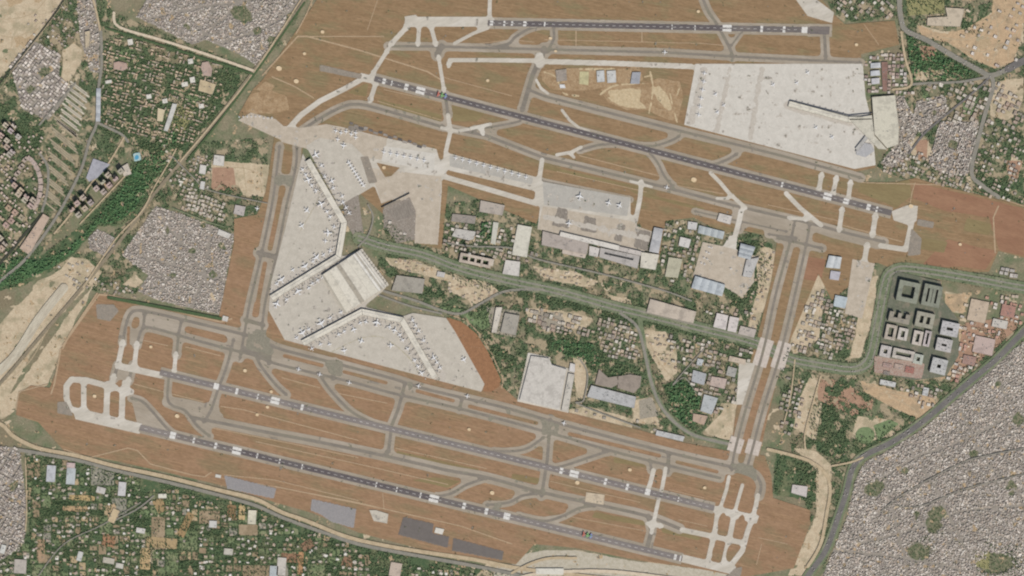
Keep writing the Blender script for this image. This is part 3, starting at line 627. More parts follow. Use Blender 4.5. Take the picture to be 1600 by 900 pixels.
for i in range(5): stroke(LN, [(430+2*i,480+i*7),(530+5*i,437+i*9)], 0.5)
stroke(LN, smooth([(500,560),(560,530),(600,528),(640,560),(655,585)]), 0.8); stroke(LN, smooth([(440,420),(470,360),(500,300),(480,260)]), 0.8)
sheet('lead_in_line', LN & CO, mat('lead_in_line', (178,170,140)))

A = blank(); rr = random.Random(9)
for k in range(420):
    x, y = rr.uniform(80, 1560), rr.uniform(20, 890); fill(A, rect(x, y, rr.uniform(3, 16), rr.uniform(1, 4), 14+rr.choice((0, 0, 90))))
sheet('repaired_asphalt', ragged(A, .4, 1, 2) & SH & ~CO, mat('repaired_asphalt', (150,142,129), (140,132,120), sc=10))
# runways: dark strip, rubber, numbers' blocks and centre-line dashes
def along(a, b, t, off=0.0):
    L = math.hypot(b[0]-a[0], b[1]-a[1]); ux, uy = (b[0]-a[0])/L, (b[1]-a[1])/L
    return (a[0]+ux*t-uy*off, a[1]+uy*t+ux*off), (ux, uy), L
DK = blank(); RB = blank(); MK = blank(); LG = blank()
for k, (a, b) in RW.items(): flat(DK, a, b, 8.6)
flat(DK, (1262,47), (1296,48), 12)
for k, (s, e) in [('R1',(60,380)),('R2',(110,640)),('R4',(150,480))]:
    a, b = RW[k]; flat(RB, along(a, b, s)[0], along(a, b, e)[0], 6.6)
for k, (s, e) in [('R3',(0,900)),('R4',(-1,60)),('R4',(560,870))]:
    a, b = RW[k]; flat(LG, along(a, b, s)[0], along(a, b, min(e, math.hypot(b[0]-a[0], b[1]-a[1])))[0], 8.6)
for k, (a, b) in RW.items():
    L = math.hypot(b[0]-a[0], b[1]-a[1]); t = 6
    while t < L-10:
        flat(MK, along(a, b, t)[0], along(a, b, t+5.0)[0], 0.5); t += 10.5
def block(k, px, ln, wd, gap=0.0):
    a, b = RW[k]; L = math.hypot(b[0]-a[0], b[1]-a[1]); t = (px-a[0])*L/(b[0]-a[0])
    if gap:
        for s in (-1, 1):
            flat(MK, along(a, b, t-ln/2, s*(gap/2+wd/4))[0], along(a, b, t+ln/2, s*(gap/2+wd/4))[0], wd/2)
    else: flat(MK, along(a, b, t-ln/2)[0], along(a, b, t+ln/2)[0], wd)
for k, px, ln, wd, gap in [('R1',768,5,6,1.5),('R1',788,3,6,2),('R1',800,3,5,2),('R1',820,5,6,1.6),('R1',851,2,7,0),('R1',1050,1.5,6,2),('R1',1086,1.5,6,2),('R1',1136,14,8.6,2),('R1',1190,4,8.4,1.5),('R1',1225,4,8.4,1.5),('R1',1257,9,9.5,0),
  ('R2',600,5,7,1.5),('R2',612,2,6,2),('R2',635,6,8,2),('R2',657,14,9,2),('R2',1222,3,6,2),('R2',1293,13,9,2),('R2',1322,9,7,1.5),('R2',1357,6,8,1.5),('R2',1370,3,7,2),
  ('R3',338,8,9.5,0),('R3',370,4,8,1.5),('R3',403,2,7,2),('R3',430,14,9,1.5),('R3',472,4,8,1.5),('R3',877,5,8,1.5),('R3',897,14,9,1.5),('R3',946,4,9,1.5),('R3',980,4,9,1.5),('R3',1012,8,9,0.8),('R3',1060,2,5,2),
  ('R4',270,9,10,0.8),('R4',303,3,7,1.8),('R4',337,4,8,1.5),('R4',370,14,9.5,2),('R4',402,2,6,2),('R4',437,2,6,2),('R4',472,2,6,2),('R4',588,2,6,2),('R4',620,2,6,2),('R4',657,2,7,2),('R4',678,15,9.5,2),('R4',725,5,8.5,1.5),('R4',760,5,8.5,1.5),('R4',792,10,9.5,1),('R4',1055,4,7,1.5),('R4',1063,2,9,0)]:
    block(k, px, ln, wd, gap)
sheet('runway', DK, mat('runway', (118,111,107), (110,105,103), (128,120,114), sc=60, stretch=4, ang=-14, fine=0.07, big=140))
sheet('lighter_runway', LG, mat('lighter_runway', (136,129,124), (128,121,118), (142,134,128), sc=60, stretch=4, ang=-14, fine=0.07, big=140))
sheet('tyre_rubber', ragged(RB, 0.5, 1, 0), mat('tyre_rubber', (98,91,92), (106,100,99), sc=50, stretch=5, ang=-14, fine=0.08))
sheet('runway_marking', MK, mat('runway_marking', (226,224,218), (214,211,204), sc=10), soft=False)
EDG = blank()
for k, (a, b) in RW.items():
    for s in (-1, 1): flat(EDG, along(a, b, 0, s*5.2)[0], along(b, a, 0, -s*5.2)[0], 0.7)
sheet('runway_edge_line', EDG & PAV, mat('runway_edge_line', (182,174,160)))
OCC = AIR | CO | SH | PK | LANES                                     # no houses or trees there

# ---- roads
ROADS = []
def road(name, pts, wd, m, wob=0):
    A = blank(); stroke(A, smooth(pts), wd); A &= ~PAV; sheet(name, A, m); OCC[A] = True; return A
ASPH = mat('road_asphalt', (112,109,106), (122,118,114), sc=60, fine=0.1)
ASPL = mat('worn_road_asphalt', (148,143,131), (138,135,124), sc=50, fine=0.1)
DIRT = mat('dirt_road', (196,178,148), (182,164,134), sc=40, fine=0.1)
VERGE = mat('green_verge', (122,131,102), (108,120,91), (138,140,115), sc=30, fine=0.15, big=120)
BALLAST = mat('railway_ballast', (150,138,116), (136,126,106), sc=50, fine=0.12)
RING = [(1700,425),(1640,480),(1600,517),(1560,558),(1520,592),(1485,622),(1440,660),(1395,690),(1350,712),(1332,732),(1322,770),(1308,812),(1290,860),(1262,900),(1225,960)]
road('green_verge', RING, 15, VERGE)
road('ring_road', RING, 8.5, ASPH)
BLV = [(560,372),(600,385),(660,398),(720,420),(800,440),(870,455),(960,480),(1010,492),(1090,512),(1180,535),(1230,560),(1290,572),(1330,577),(1352,570),(1362,550),(1372,500),(1384,440),(1395,424),(1420,420),(1500,432),(1600,450),(1700,465)]
road('green_verge', BLV, 19, VERGE)
for dy in (-3.6, 3.6):
    road('boulevard', [(x+(dy if 1345 < x < 1390 and y > 430 else 0), y+dy) for x, y in BLV], 2.6, ASPL)
road('green_verge', [(1000,500),(1010,560),(1022,610),(1045,650),(1085,680),(1135,692)], 8, VERGE)
road('link_road', [(970,490),(995,510),(1006,545),(1020,605),(1040,645),(1080,678),(1140,694)], 4.5, ASPL)
road('link_road', [(600,455),(650,470),(690,485),(720,490),(750,475),(790,455),(850,452)], 4, ASPL)
road('link_road', [(590,460),(640,478),(690,490)], 3, ASPL)
road('avenue', [(1404,-60),(1405,0),(1408,30),(1416,48),(1450,64),(1490,88),(1530,110),(1548,118),(1575,108),(1600,94),(1700,60)], 8, ASPL)
road('avenue', [(1575,108),(1600,95),(1660,70)], 11, ASPH)
road('avenue', [(1548,118),(1552,135),(1540,175),(1528,220),(1518,270),(1535,290),(1560,308)], 6.5, ASPL)
road('avenue', [(1424,132),(1450,130),(1500,128),(1545,120)], 4, ASPL)
road('avenue', [(1408,50),(1414,90),(1424,132),(1395,140)], 3.5, DIRT)
road('avenue', [(1545,122),(1520,145),(1480,178),(1445,208),(1420,240)], 3.2, ASPH)
road('perimeter_road', [(-60,640),(0,662),(22,682),(60,700),(120,712),(180,728),(260,745),(340,765),(400,780),(440,800),(480,814),(540,838),(600,852),(660,862),(740,874),(800,886),(850,893),(960,905)], 6, DIRT)
road('perimeter_road', [(30,703),(60,708),(120,719),(180,735),(260,753),(340,773),(400,790),(440,808),(500,830),(560,850),(640,866),(740,884),(840,905)], 5.5, ASPL)
road('railway', [(492,-40),(476,0),(440,50),(405,100),(350,172),(290,245),(240,305),(212,345),(165,405),(120,460),(60,530),(0,600),(-60,660)], 5, BALLAST)
road('railway_side_track', [(470,0),(398,112),(345,178),(282,252)], 2.4, DIRT)
road('railway_side_track', [(276,232),(262,258),(240,295),(222,330),(180,375),(130,450)], 2.2, DIRT)
road('goods_yard', [(-40,610),(20,560),(60,500),(100,450)], 14, mat('goods_yard', (200,192,172), (186,176,156), sc=40, stretch=5, ang=52))
road('tan_road', [(178,20),(186,42),(250,62),(320,84),(395,110)], 4.2, mat('pale_road', (214,200,176), (204,188,164), sc=30))
road('tan_road', [(140,-20),(150,15),(158,55)], 3, DIRT)
road('avenue', [(158,50),(159,100),(154,140),(152,190),(140,220),(128,262),(105,310),(80,352),(40,405),(0,440),(-60,500)], 4.5, ASPL)
road('avenue', [(118,130),(85,168),(62,195)], 3, ASPL)
road('avenue', [(62,240),(75,262),(74,300),(66,330)], 4, ASPL)
road('canal_road', [(106,-10),(74,38),(38,82),(0,130),(-60,205)], 2.2, mat('dark_canal', (62,66,56), (74,76,64), sc=20))
road('canal_road', [(95,12),(66,50),(30,96),(0,140)], 0.8, DIRT)
road('canal_road', [(66,335),(40,365),(0,412),(-60,470)], 4, mat('dark_canal', (62,66,56)))
road('avenue', [(153,192),(190,210),(200,222)], 4, ASPL)
road('avenue', [(194,215),(170,255),(140,290),(110,335),(85,365)], 2.6, DIRT)
road('lane', [(205,265),(125,350)], 2, DIRT)
road('avenue', [(1200,702),(1240,712),(1268,722),(1290,740),(1297,765),(1292,800),(1282,850),(1262,885)], 5, DIRT)
road('avenue', [(1300,728),(1330,722),(1348,715)], 3, DIRT)
road('avenue', [(1282,588),(1270,630),(1258,675),(1258,700)], 2.4, DIRT)
road('lane', [(1242,562),(1235,620),(1225,660)], 2, DIRT)
road('lane', [(1690,720),(1520,760),(1440,790),(1400,790)][::-1], 1.6, ASPL)
road('lane', [(1600,700),(1540,712),(1505,722),(1440,755),(1400,780),(1375,800)], 1.8, ASPL)
road('lane', [(40,715),(42,790),(40,830)], 1.8, DIRT)
road('lane', [(220,785),(160,820),(100,850),(60,900)], 1.8, ASPL)
road('lane', [(240,775),(215,795),(175,815)], 2.5, ASPL)
road('lane', [(270,245),(300,275),(330,298),(420,318)], 1.8, ASPL)
road('lane', [(270,325),(320,345),(352,355)], 2, VERGE)
road('ring_loop', [(900,872),(860,872),(830,880),(800,895)], 4, DIRT)
road('bypass', [(780,912),(830,898),(880,893),(960,893),(1060,905)], 5, mat('pale_road', (214,200,176)))
road('lane', [(700,380),(740,385),(800,388),(840,405),(940,428),(1040,455),(1080,470)], 2.6, ASPL)
road('lane', [(560,385),(575,368),(583,340),(575,320)], 2.5, ASPL)
road('lane', [(905,560),(918,585),(912,625),(905,632),(1000,668)], 2.2, ASPL)
road('lane', [(1088,615),(1070,590),(1052,600),(1100,545)], 1.6, ASPL)
road('green_verge', [(165,44),(250,70),(330,95),(396,116)], 3.4, mat('hedge_strip', (74,92,62), (84,104,70), sc=20))
road('hedge_row', [(170,465),(240,478),(345,498)], 5, mat('hedge_strip', (74,92,62)))
road('hedge_row', [(476,4),(405,106),(350,180),(292,253)], 3, mat('hedge_strip', (74,92,62)))
# ponds, dark plots by the southern fence
A = area([(208,240),(219,238),(221,250),(210,253)]); OCC[A] = True
sheet('pool_surround', ragged(A, 0.1, 1, 2), mat('pool_surround', (150,190,190), (190,200,196), sc=8))
# ================================================================ BUILDERS FOR OBJECTS
BASE = 0.0
def mesh_obj(name, V, F, mats, parent=None, mi=None, paint=None):
    me = bpy.data.meshes.new(name); me.from_pydata([tuple(v) for v in V], [], F)
    for m in mats: me.materials.append(m)
    if mi is not None: me.polygons.foreach_set('material_index', mi)
    if paint is not None:
        a = me.attributes.new('paint', 'FLOAT_COLOR', 'FACE'); a.data.foreach_set('color', np.array(paint, np.float32).ravel())
    me.update(); o = bpy.data.objects.new(name, me); COL.objects.link(o)
    if parent: o.parent = parent
    return o
def empty(name, loc, rz=0.0):
    o = bpy.data.objects.new(name, None); o.empty_display_size = 5; COL.objects.link(o); o.location = loc; o.rotation_euler = (0, 0, rz); return o
def tag(o, label, cat, group=None):
    o['label'] = label; o['category'] = cat
    if group: o['group'] = group
    return o
class MB:
    def __init__(s): s.V = []; s.F = []; s.P = []
    def prism(s, pts, z0, z1, top=True, col=None, topcol=None, bottom=False):
        """vertical prism over local xy points (counter-clockwise)"""
        ar = sum(pts[i][0]*pts[(i+1) % len(pts)][1]-pts[(i+1) % len(pts)][0]*pts[i][1] for i in range(len(pts)))
        if ar < 0: pts = pts[::-1]
        n = len(pts); b = len(s.V)
        s.V += [(x, y, z0) for x, y in pts]+[(x, y, z1) for x, y in pts]
        for i in range(n): s.F.append((b+i, b+(i+1) % n, b+n+(i+1) % n, b+n+i)); s.P.append(col)
        if top:
            if n <= 4: s.F.append(tuple(range(b+n, b+2*n))); s.P.append(topcol or col)
            else:
                for t in tessellate_polygon([[Vector((x, y, 0)) for x, y in pts]]):
                    a_, b_, c_ = t; p, q, r_ = pts[a_], pts[b_], pts[c_]
                    if (q[0]-p[0])*(r_[1]-p[1])-(q[1]-p[1])*(r_[0]-p[0]) < 0: b_, c_ = c_, b_
                    s.F.append((b+n+a_, b+n+b_, b+n+c_)); s.P.append(topcol or col)
        return s
    def box(s, cx, cy, w_, h_, z0, z1, ang=0, col=None, topcol=None):
        c, sn = math.cos(ang), math.sin(ang)
        return s.prism([(cx+x*c-y*sn, cy+x*sn+y*c) for x, y in ((-w_/2, -h_/2), (w_/2, -h_/2), (w_/2, h_/2), (-w_/2, h_/2))], z0, z1, True, col, topcol)
    def build(s, name, m, parent=None, paint=False):
        return mesh_obj(name, s.V, s.F, [m], parent, paint=[p or (0.5, 0.5, 0.5, 1) for p in s.P] if paint else None)
def inset(pts, k):
    """ring of points moved inwards by k metres (convex or mild shapes)"""
    n = len(pts); ar = sum(pts[i][0]*pts[(i+1) % n][1]-pts[(i+1) % n][0]*pts[i][1] for i in range(n)); sg = 1 if ar > 0 else -1; o = []
    for i in range(n):
        p0, p1, p2 = pts[i-1], pts[i], pts[(i+1) % n]
        def nrm(a, b):
            L = math.hypot(b[0]-a[0], b[1]-a[1]) or 1; return (-(b[1]-a[1])/L*sg, (b[0]-a[0])/L*sg)
        n1, n2 = nrm(p0, p1), nrm(p1, p2); d_ = 1+n1[0]*n2[0]+n1[1]*n2[1]
        f = k/max(0.4, d_); o.append((p1[0]+(n1[0]+n2[0])*f, p1[1]+(n1[1]+n2[1])*f))
    return o
WALLM = mat('wall_plaster', (190,182,168), (176,168,154), sc=6); VENTM = mat('roof_plant_metal', (170,170,168), (120,120,120), sc=5, metal=0.2, rough=0.6)
def roofmat(c):
    c = (c[0], c[1], int(round(min(c[2], (c[0]+c[1])/2+max(0, c[2]-(c[0]+c[1])/2)*0.35))))
    return mat('roof_%02x%02x%02x' % tuple(c), c, tuple(int(v*0.94) for v in c), tuple(int(v*0.88) for v in c), sc=10, fine=0.07, fsc=5, big=45, rough=0.8)
def windows_mesh(pts, z0, z1):
    """one dark glazed band per storey standing a little proud of the wall"""
    b = MB(); P = inset(pts, -0.12); z = z0+1.0
    while z+1.6 < z1: b.prism(P, z, z+1.5, top=False); z += 3.6
    return b
GLASS = mat('window_glass', (54,62,70), (44,52,60), sc=4, rough=0.25)
OCCB = blank()
def building(name, label, cat, outline, h, rc, group=None, style='parapet', wallc=None, vents=None, ridge=None, dark=None):
    """outline in survey units; parts: wall, roof, parapet, windows, roof plant"""
    cx = sum(p[0] for p in outline)/len(outline); cy = sum(p[1] for p in outline)/len(outline)
    t = tag(empty(name, W(cx, cy, 0)), label, cat, group)
    P = [((x-cx)*M5, -(y-cy)*M5) for x, y in outline]
    ar = sum(P[i][0]*P[(i+1) % len(P)][1]-P[(i+1) % len(P)][0]*P[i][1] for i in range(len(P)))
    if ar < 0: P = P[::-1]
    wm = mat('wall_%02x%02x%02x' % tuple(wallc), wallc) if wallc else WALLM
    MB().prism(P, -1, h, top=False).build('wall', wm, t)
    if h > 7: windows_mesh(P, 2.5, h-0.5).build('windows', GLASS, t)
    rm = roofmat(rc)
    if style == 'parapet':
        MB().prism(inset(P, 0.6), h-0.9, h-0.6).build('roof', rm, t)
        b = MB(); q = inset(P, 0.6); n = len(P); base = len(b.V)     # parapet ring: outer lip, flat coping
        b.V += [(x, y, h+0.5) for x, y in P]+[(x, y, h+0.5) for x, y in q]+[(x, y, h) for x, y in P]+[(x, y, h-0.6) for x, y in q]
        for i in range(n):
            j = (i+1) % n; b.F += [(i, j, n+j, n+i), (2*n+i, 2*n+j, j, i), (n+i, n+j, 3*n+j, 3*n+i)]; b.P += [None]*3
        b.build('parapet', wm, t)
    elif style == 'barrel':                                   # roof of shallow curved bays across the long side (four-cornered outlines)
        A_, B_, C_, D_ = [Vector((x, y, 0)) for x, y in P[:4]]
        if (B_-A_).length < (C_-B_).length: A_, B_, C_, D_ = B_, C_, D_, A_
        n = ridge or 3; V = []; F = []
        for k in range(n):
            for s_ in range(9):
                f = (k+s_/8)/n; z = h+min(4.0, (B_-A_).length/n*0.12)*math.sin(math.pi*s_/8)
                p = A_.lerp(B_, f); q = D_.lerp(C_, f); V += [(p.x, p.y, z), (q.x, q.y, z)]
        m_ = len(V)//2
        for i in range(m_-1):
            if (i+1) % 9 == 0: continue
            F.append((2*i, 2*i+2, 2*i+3, 2*i+1))
        mesh_obj('roof', V, F, [rm], t)
        G2 = MB()
        for k in range(n):                                    # gable ends of each bay
            for E0, E1 in ((A_, B_), (D_, C_)):
                b0 = len(G2.V); pts = []
                for s_ in range(9):
                    f = (k+s_/8)/n; p = E0.lerp(E1, f); pts.append((p.x, p.y, h+min(4.0, (B_-A_).length/n*0.12)*math.sin(math.pi*s_/8)))
                G2.V += pts; G2.F.append(tuple(range(b0, b0+9)) if E0 is D_ else tuple(range(b0+8, b0-1, -1))); G2.P.append(None)
        G2.build('gable', wm, t)
    else:
        MB().prism(inset(P, -0.8), h, h+0.7).build('roof', rm, t)
    if dark:                                                   # courtyards and recessed decks seen from above
        for dp in dark:
            Q = [((x-cx)*M5, -(y-cy)*M5) for x, y in dp]; MB().prism(Q, h-0.55, h-0.45).build('light_well', mat('light_well_floor', (70,70,68), (58,60,60)), t)
    nv = vents if vents is not None else 0
    rr = random.Random(len(P)*7+int(cx))
    for i in range(nv):
        f1, f2 = rr.uniform(0.15, 0.85), rr.uniform(0.2, 0.8)
        p = Vector(P[0]).lerp(Vector(P[1]), f1); q = Vector(P[-1]).lerp(Vector(P[2 % len(P)]), f1); v = p.lerp(q, f2)
        MB().box(v.x, v.y, rr.uniform(4, 9), rr.uniform(3, 6), h-0.6 if style == 'parapet' else h+0.6, h+rr.uniform(1.5, 3), math.atan2(P[1][1]-P[0][1], P[1][0]-P[0][0])).build('roof_plant', VENTM, t)
    fill(OCC, outline, True, grow=1.2); fill(OCCB, outline, True, grow=1)
    return t
def courtyard(name, label, cat, cx, cy, wd, hg, ang, h, rc, thick=5, openside=None, group=None, wallc=None, bars=0):
    """block of four (or three) wings round a court, with cross wings if bars"""
    t = tag(empty(name, W(cx, cy, 0), -R(ang)), label, cat, group); w_, g_, th = wd*M5, hg*M5, thick*M5
    wm = mat('wall_%02x%02x%02x' % tuple(wallc), wallc) if wallc else WALLM
    wings = [(0, g_/2-th/2, w_, th, 0), (0, -g_/2+th/2, w_, th, 1), (-w_/2+th/2, 0, th, g_-2*th, 2), (w_/2-th/2, 0, th, g_-2*th, 3)]
    for k in range(bars):
        x = -w_/2+th+(w_-2*th)*(k+1)/(bars+1); wings.append((x, 0, th*0.8, g_-2*th-0.2, 9))
    b = MB(); rf = MB(); gl = MB()
    for x, y, a_, c_, k in wings:
        if openside is not None and k == openside: continue
        b.box(x, y, a_, c_, -1, h-0.7); rf.box(x, y, a_-0.8, c_-0.8 if k < 2 else c_, h-0.7, h)
        z = 2.5
        while z < h-3: gl.box(x, y, a_+0.2, c_+0.2 if k < 2 else c_-0.4, z, z+1.5); z += 3.6
    b.build('wall', wm, t); rf.build('roof', roofmat(rc), t); gl.build('windows', GLASS, t)
    if thick > 7:
        for k in range(9): MB().box(math.cos(k*.7+.3)*w_*.36, math.sin(k*.7+.3)*g_*.36, 5+k % 3*2, 4, h, h+2.5).build('roof_plant', VENTM, t)
    for x, y, a_, c_, k in wings[:3]:
        if openside is not None and k == openside: continue
        MB().box(x+a_*0.2, y, 5, 4, h, h+3).build('roof_plant', VENTM, t)
    fill(OCC, rect(cx, cy, wd, hg, ang), True, grow=1.2); fill(OCCB, rect(cx, cy, wd, hg, ang), True, grow=1); return t

# ---------------------------------------------------------------- terminals
ORD = 'first second third fourth fifth sixth seventh eighth ninth tenth eleventh twelfth thirteenth fourteenth fifteenth sixteenth seventeenth eighteenth nineteenth twentieth twenty-first twenty-second'.split(); ORD += ['twenty-'+o for o in ORD[2:9]]+['thirtieth']+['thirty-'+o for o in ORD[:9]]+['fortieth']+['forty-'+o for o in ORD[:9]]
WHITE = (226,222,210); CREAM = (218,212,194); LGREY = (196,192,182); BLUE = (188,196,208); GREY = (170,164,154)
TERM = tag(empty('airport_terminal', W(555, 438, 0)), 'largest terminal hall, cream ribbed roof, wedged between the two bent piers on the west side', 'terminal')
def loc(pts, o): return [((x-o[0])*M5, -(y-o[1])*M5) for x, y in pts]
O = (555, 438)
hall = [(503,430),(563,390.5),(605,447),(539,490)]
P = loc(hall, O); MB().prism(P, -1, 22, top=False).build('wall', WALLM, TERM); windows_mesh(P, 3, 21).build('windows', GLASS, TERM)
a0, b0, c0, d0 = [Vector((x, y, 0)) for x, y in P]
# ribbed roof: long bays running between the two pier sides, canopy bands to the east
def bay(f0, f1, z, c, nm, bulge=2.5, s0=0.0, s1=1.0):
    V = []; F = []; S = 8
    for s_ in range(S+1):
        f = f0+(f1-f0)*s_/S; zz = z+bulge*math.sin(math.pi*s_/S)
        p = a0.lerp(b0, f); q = d0.lerp(c0, f); e = p.lerp(q, s0); g = p.lerp(q, s1); V += [(e.x, e.y, zz), (g.x, g.y, zz)]
    for s_ in range(S): F.append((2*s_, 2*s_+1, 2*s_+3, 2*s_+2))
    F = [f[::-1] for f in F]
    mesh_obj(nm, V, F, [roofmat(c)], TERM)
MB().prism(inset(P, 0.3), 21, 21.8).build('roof_deck', roofmat((186,180,166)), TERM)
for f0, f1, c in ((0.0,0.035,(190,183,167)),(0.04,0.19,(222,215,198)),(0.195,0.37,(226,220,204)),(0.38,0.46,(182,174,158)),(0.47,0.63,(224,218,202)),(0.635,0.80,(222,216,200)),(0.81,0.86,(236,232,222)),(0.87,0.895,(192,185,170)),(0.90,0.94,(230,226,214)),(0.95,1.0,(222,216,204))):
    bay(f0, f1, 22.2, c, 'roof')
for k in range(12):                                     # saw-tooth ends of the arrivals canopy on the road side
    p = b0.lerp(c0, (k+0.5)/12); u = (c0-b0).normalized(); n_ = Vector((-u.y, u.x, 0))*-1
    if n_.dot(Vector((1, 0.6, 0))) < 0: n_ = -n_
    MB().prism([(p+u*19+n_*1).to_tuple()[:2], (p+u*15+n_*16).to_tuple()[:2], (p-u*12+n_*20).to_tuple()[:2], (p-u*19+n_*1).to_tuple()[:2]], 9, 10.5).build('canopy', roofmat((214,207,192)), TERM)
fill(OCC, hall)
JET = []
def pier(label, pts, wd, h, side_gates, group='terminal piers', rc=(226,220,204), end_dark=False):
    cx, cy = pts[0]; t = tag(empty('terminal_pier', W(cx, cy, 0)), label, 'terminal pier', group)
    L = []; Rr = []
    for i, p in enumerate(pts):
        d0_ = Vector(pts[max(i-1, 0)]); d1_ = Vector(pts[min(i+1, len(pts)-1)])
        u1 = (Vector(p)-d0_).normalized() if i else (d1_-Vector(p)).normalized(); u2 = (d1_-Vector(p)).normalized() if i < len(pts)-1 else u1
        m_ = (u1+u2).normalized(); k = wd/2/max(0.5, m_.dot(u1)); n_ = Vector((-m_.y, m_.x))
        L.append((p[0]+n_.x*k, p[1]+n_.y*k)); Rr.append((p[0]-n_.x*k, p[1]-n_.y*k))
    for s_ in range(len(pts)-1):
        ol = [L[s_], L[s_+1], Rr[s_+1], Rr[s_]]; Q = loc(ol, pts[0])
        MB().prism(Q, -1, h, top=False).build('wall', WALLM, t); windows_mesh(Q, 3, h-0.5).build('windows', GLASS, t)
        MB().prism(inset(Q, 1.2), h, h+1.0).build('roof', roofmat(rc), t)
        m0 = [( (ol[0][0]*3+ol[3][0]*2)/5, (ol[0][1]*3+ol[3][1]*2)/5), ((ol[1][0]*3+ol[2][0]*2)/5, (ol[1][1]*3+ol[2][1]*2)/5), ((ol[1][0]*2+ol[2][0]*3)/5, (ol[1][1]*2+ol[2][1]*3)/5), ((ol[0][0]*2+ol[3][0]*3)/5, (ol[0][1]*2+ol[3][1]*3)/5)]
        MB().prism(inset(loc(m0, pts[0]), 1), h+1.0, h+2.4).build('rooflight', roofmat((222,217,204)), t)
        fill(OCC, ol, True, grow=1)
        u = (Vector(pts[s_+1])-Vector(pts[s_])); ln = u.length; u.normalize(); n_ = Vector((-u.y, u.x))
        for side in side_gates[s_]:
            k = 9
            while k < ln-6:
                base = Vector(pts[s_])+u*k+n_*(side*wd/2); tip = base+n_*side*4.2+u*1.6
                q0, q1 = loc([tuple(base), tuple(tip)], pts[0]); dd_ = Vector(q1)-Vector(q0); a_ = math.atan2(dd_.y, dd_.x); mid = (Vector(q0)+Vector(q1))/2
                b = MB(); b.box(mid.x, mid.y, dd_.length, 3.4, 4.2, 7.2, a_); b.box(q1[0], q1[1], 6, 6, 3.6, 7.6, a_); b.box(q1[0], q1[1], 1.2, 1.2, 0, 3.6, a_)
                b.build('jet_bridge', mat('jet_bridge_metal', (150,148,144), (126,126,126), sc=6), t)
                JET.append((base, n_*side, u)); k += 9.5
    return t
J0 = len(JET)
pier('north-west pier of the largest terminal, bent twice, aprons on both sides', [(481,250),(538,348),(529,401),(424,466)], 9.5, 17, [(1,-1),(1,),(1,-1)])
J1 = len(JET)
pier('south-east pier of the largest terminal, bent twice beside the fan-shaped apron', [(473,536),(566,487),(628,500),(680,590)], 9.5, 17, [(1,-1),(1,),(1,-1)])
J2 = len(JET)
building('terminal', 'cream square terminal hall at the east end of the large white apron', 'terminal', [(1362,152),(1398,149),(1404,200),(1403,226),(1386,232),(1366,210)], 20, (214,209,190), vents=3)
pier('slim pale pier with a dark shaded edge reaching west over the large white apron', [(1232,162),(1325,187),(1362,186)], 9, 13, [(-1,),()], rc=(224,219,202))
building('terminal', 'cream wedge of the terminal beside the grey oval forecourt', 'terminal', [(1326,186),(1362,180),(1366,212),(1386,234),(1372,233),(1352,212)], 16, (210,205,188))
building('concourse', 'narrow slanting concourse at the south-east edge of the large white apron', 'concourse', [(1352,212),(1356,216),(1340,236),(1336,232)], 14, (188,186,180))
# older terminal row on the middle apron
building('terminal', 'long grey-pink terminal with a terraced roof facing the middle apron, western half', 'terminal', [(848,361),(876,368),(920,379),(917,398),(846,383)], 14, (182,172,162), vents=8)
building('departures_hall', 'long bright white roof strip between the middle apron and the grey terminal', 'departure hall', [(876,362),(968,384),(967,392),(874,369)], 17, (222,216,206), vents=6)
building('terminal', 'light grey terminal with a long dark roof slot facing the middle apron, eastern half', 'terminal', [(938,387),(1000,400),(996,420),(936,402)], 15, (188,182,176), vents=5, dark=[[(945,394),(990,404),(989,407),(944,397)]])
building('departures_hall', 'pale roof strip along the apron edge east of the bright white strip', 'departure hall', [(968,385),(1002,393),(1001,400),(967,392)], 17, (206,198,190), vents=3)
building('arrivals_hall', 'square cream roofed hall at the south-east end of the grey terminal row', 'arrival hall', [(1002,394),(1030,398),(1024,422),(1000,418)], 17, (218,212,196), vents=2)
building('hangar', 'narrow upright hangar with white ends and a blue-grey roof beside the middle apron', 'hangar', [(1022,355),(1036,358),(1029,396),(1014,393)], 16, (190,190,190), style='barrel', ridge=2)
building('link_building', 'small white block joining the two halves of the grey terminal', 'building', [(921,384),(937,388),(934,402),(920,399)], 13, (214,208,200), vents=2)
building('customs_shed', 'pinkish flat shed south of the grey terminal row', 'shed', [(880,384),(918,392),(914,404),(878,396)], 10, (204,190,176), vents=3)
# ---------------------------------------------------------------- hangars, sheds and other large buildings
HG = 'hangars and sheds around the aprons'
def big(kind, label, cat, ol, h=12, c=WHITE, style='parapet', **k): building(kind, label, cat, ol, h, c, style=style, **k)
big('warehouse', 'long white-roofed warehouse standing upright north of the boulevard, west of the middle apron', 'warehouse', [(809,351),(831,355),(823,402),(800,398)], 13, (216,212,196), 'slab')
big('hall', 'white hall with a pale apron just north of the boulevard below the upright warehouse', 'hall', [(790,406),(813,409),(811,432),(785,428)], 12, (214,209,200), vents=2)
big('warehouse', 'long beige warehouse lying along the north side of the boulevard', 'warehouse', [(1016,467),(1088,487),(1083,505),(1010,488)], 13, (198,186,170), 'barrel', ridge=3)
big('hangar', 'hangar with three blue-white roof bays south of the buff apron', 'hangar', [(1086,431),(1133,445),(1128,463),(1080,450)], 16, (192,198,212), 'barrel', ridge=4)
big('hangar', 'large blue-grey roofed hangar on the east edge of the buff apron', 'hangar', [(1157,380),(1180,386),(1172,406),(1153,401)], 18, (178,184,194), 'barrel', ridge=3)
big('hangar', 'pale grey hangar south of the large blue-grey hangar on the buff apron', 'hangar', [(1166,406),(1186,402),(1174,434),(1160,432)], 15, (196,194,190), vents=4)
big('shed', 'long low light blue shed north of the buff apron', 'shed', [(1092,352),(1132,362),(1129,374),(1090,364)], 10, (184,190,196), 'barrel', ridge=4)
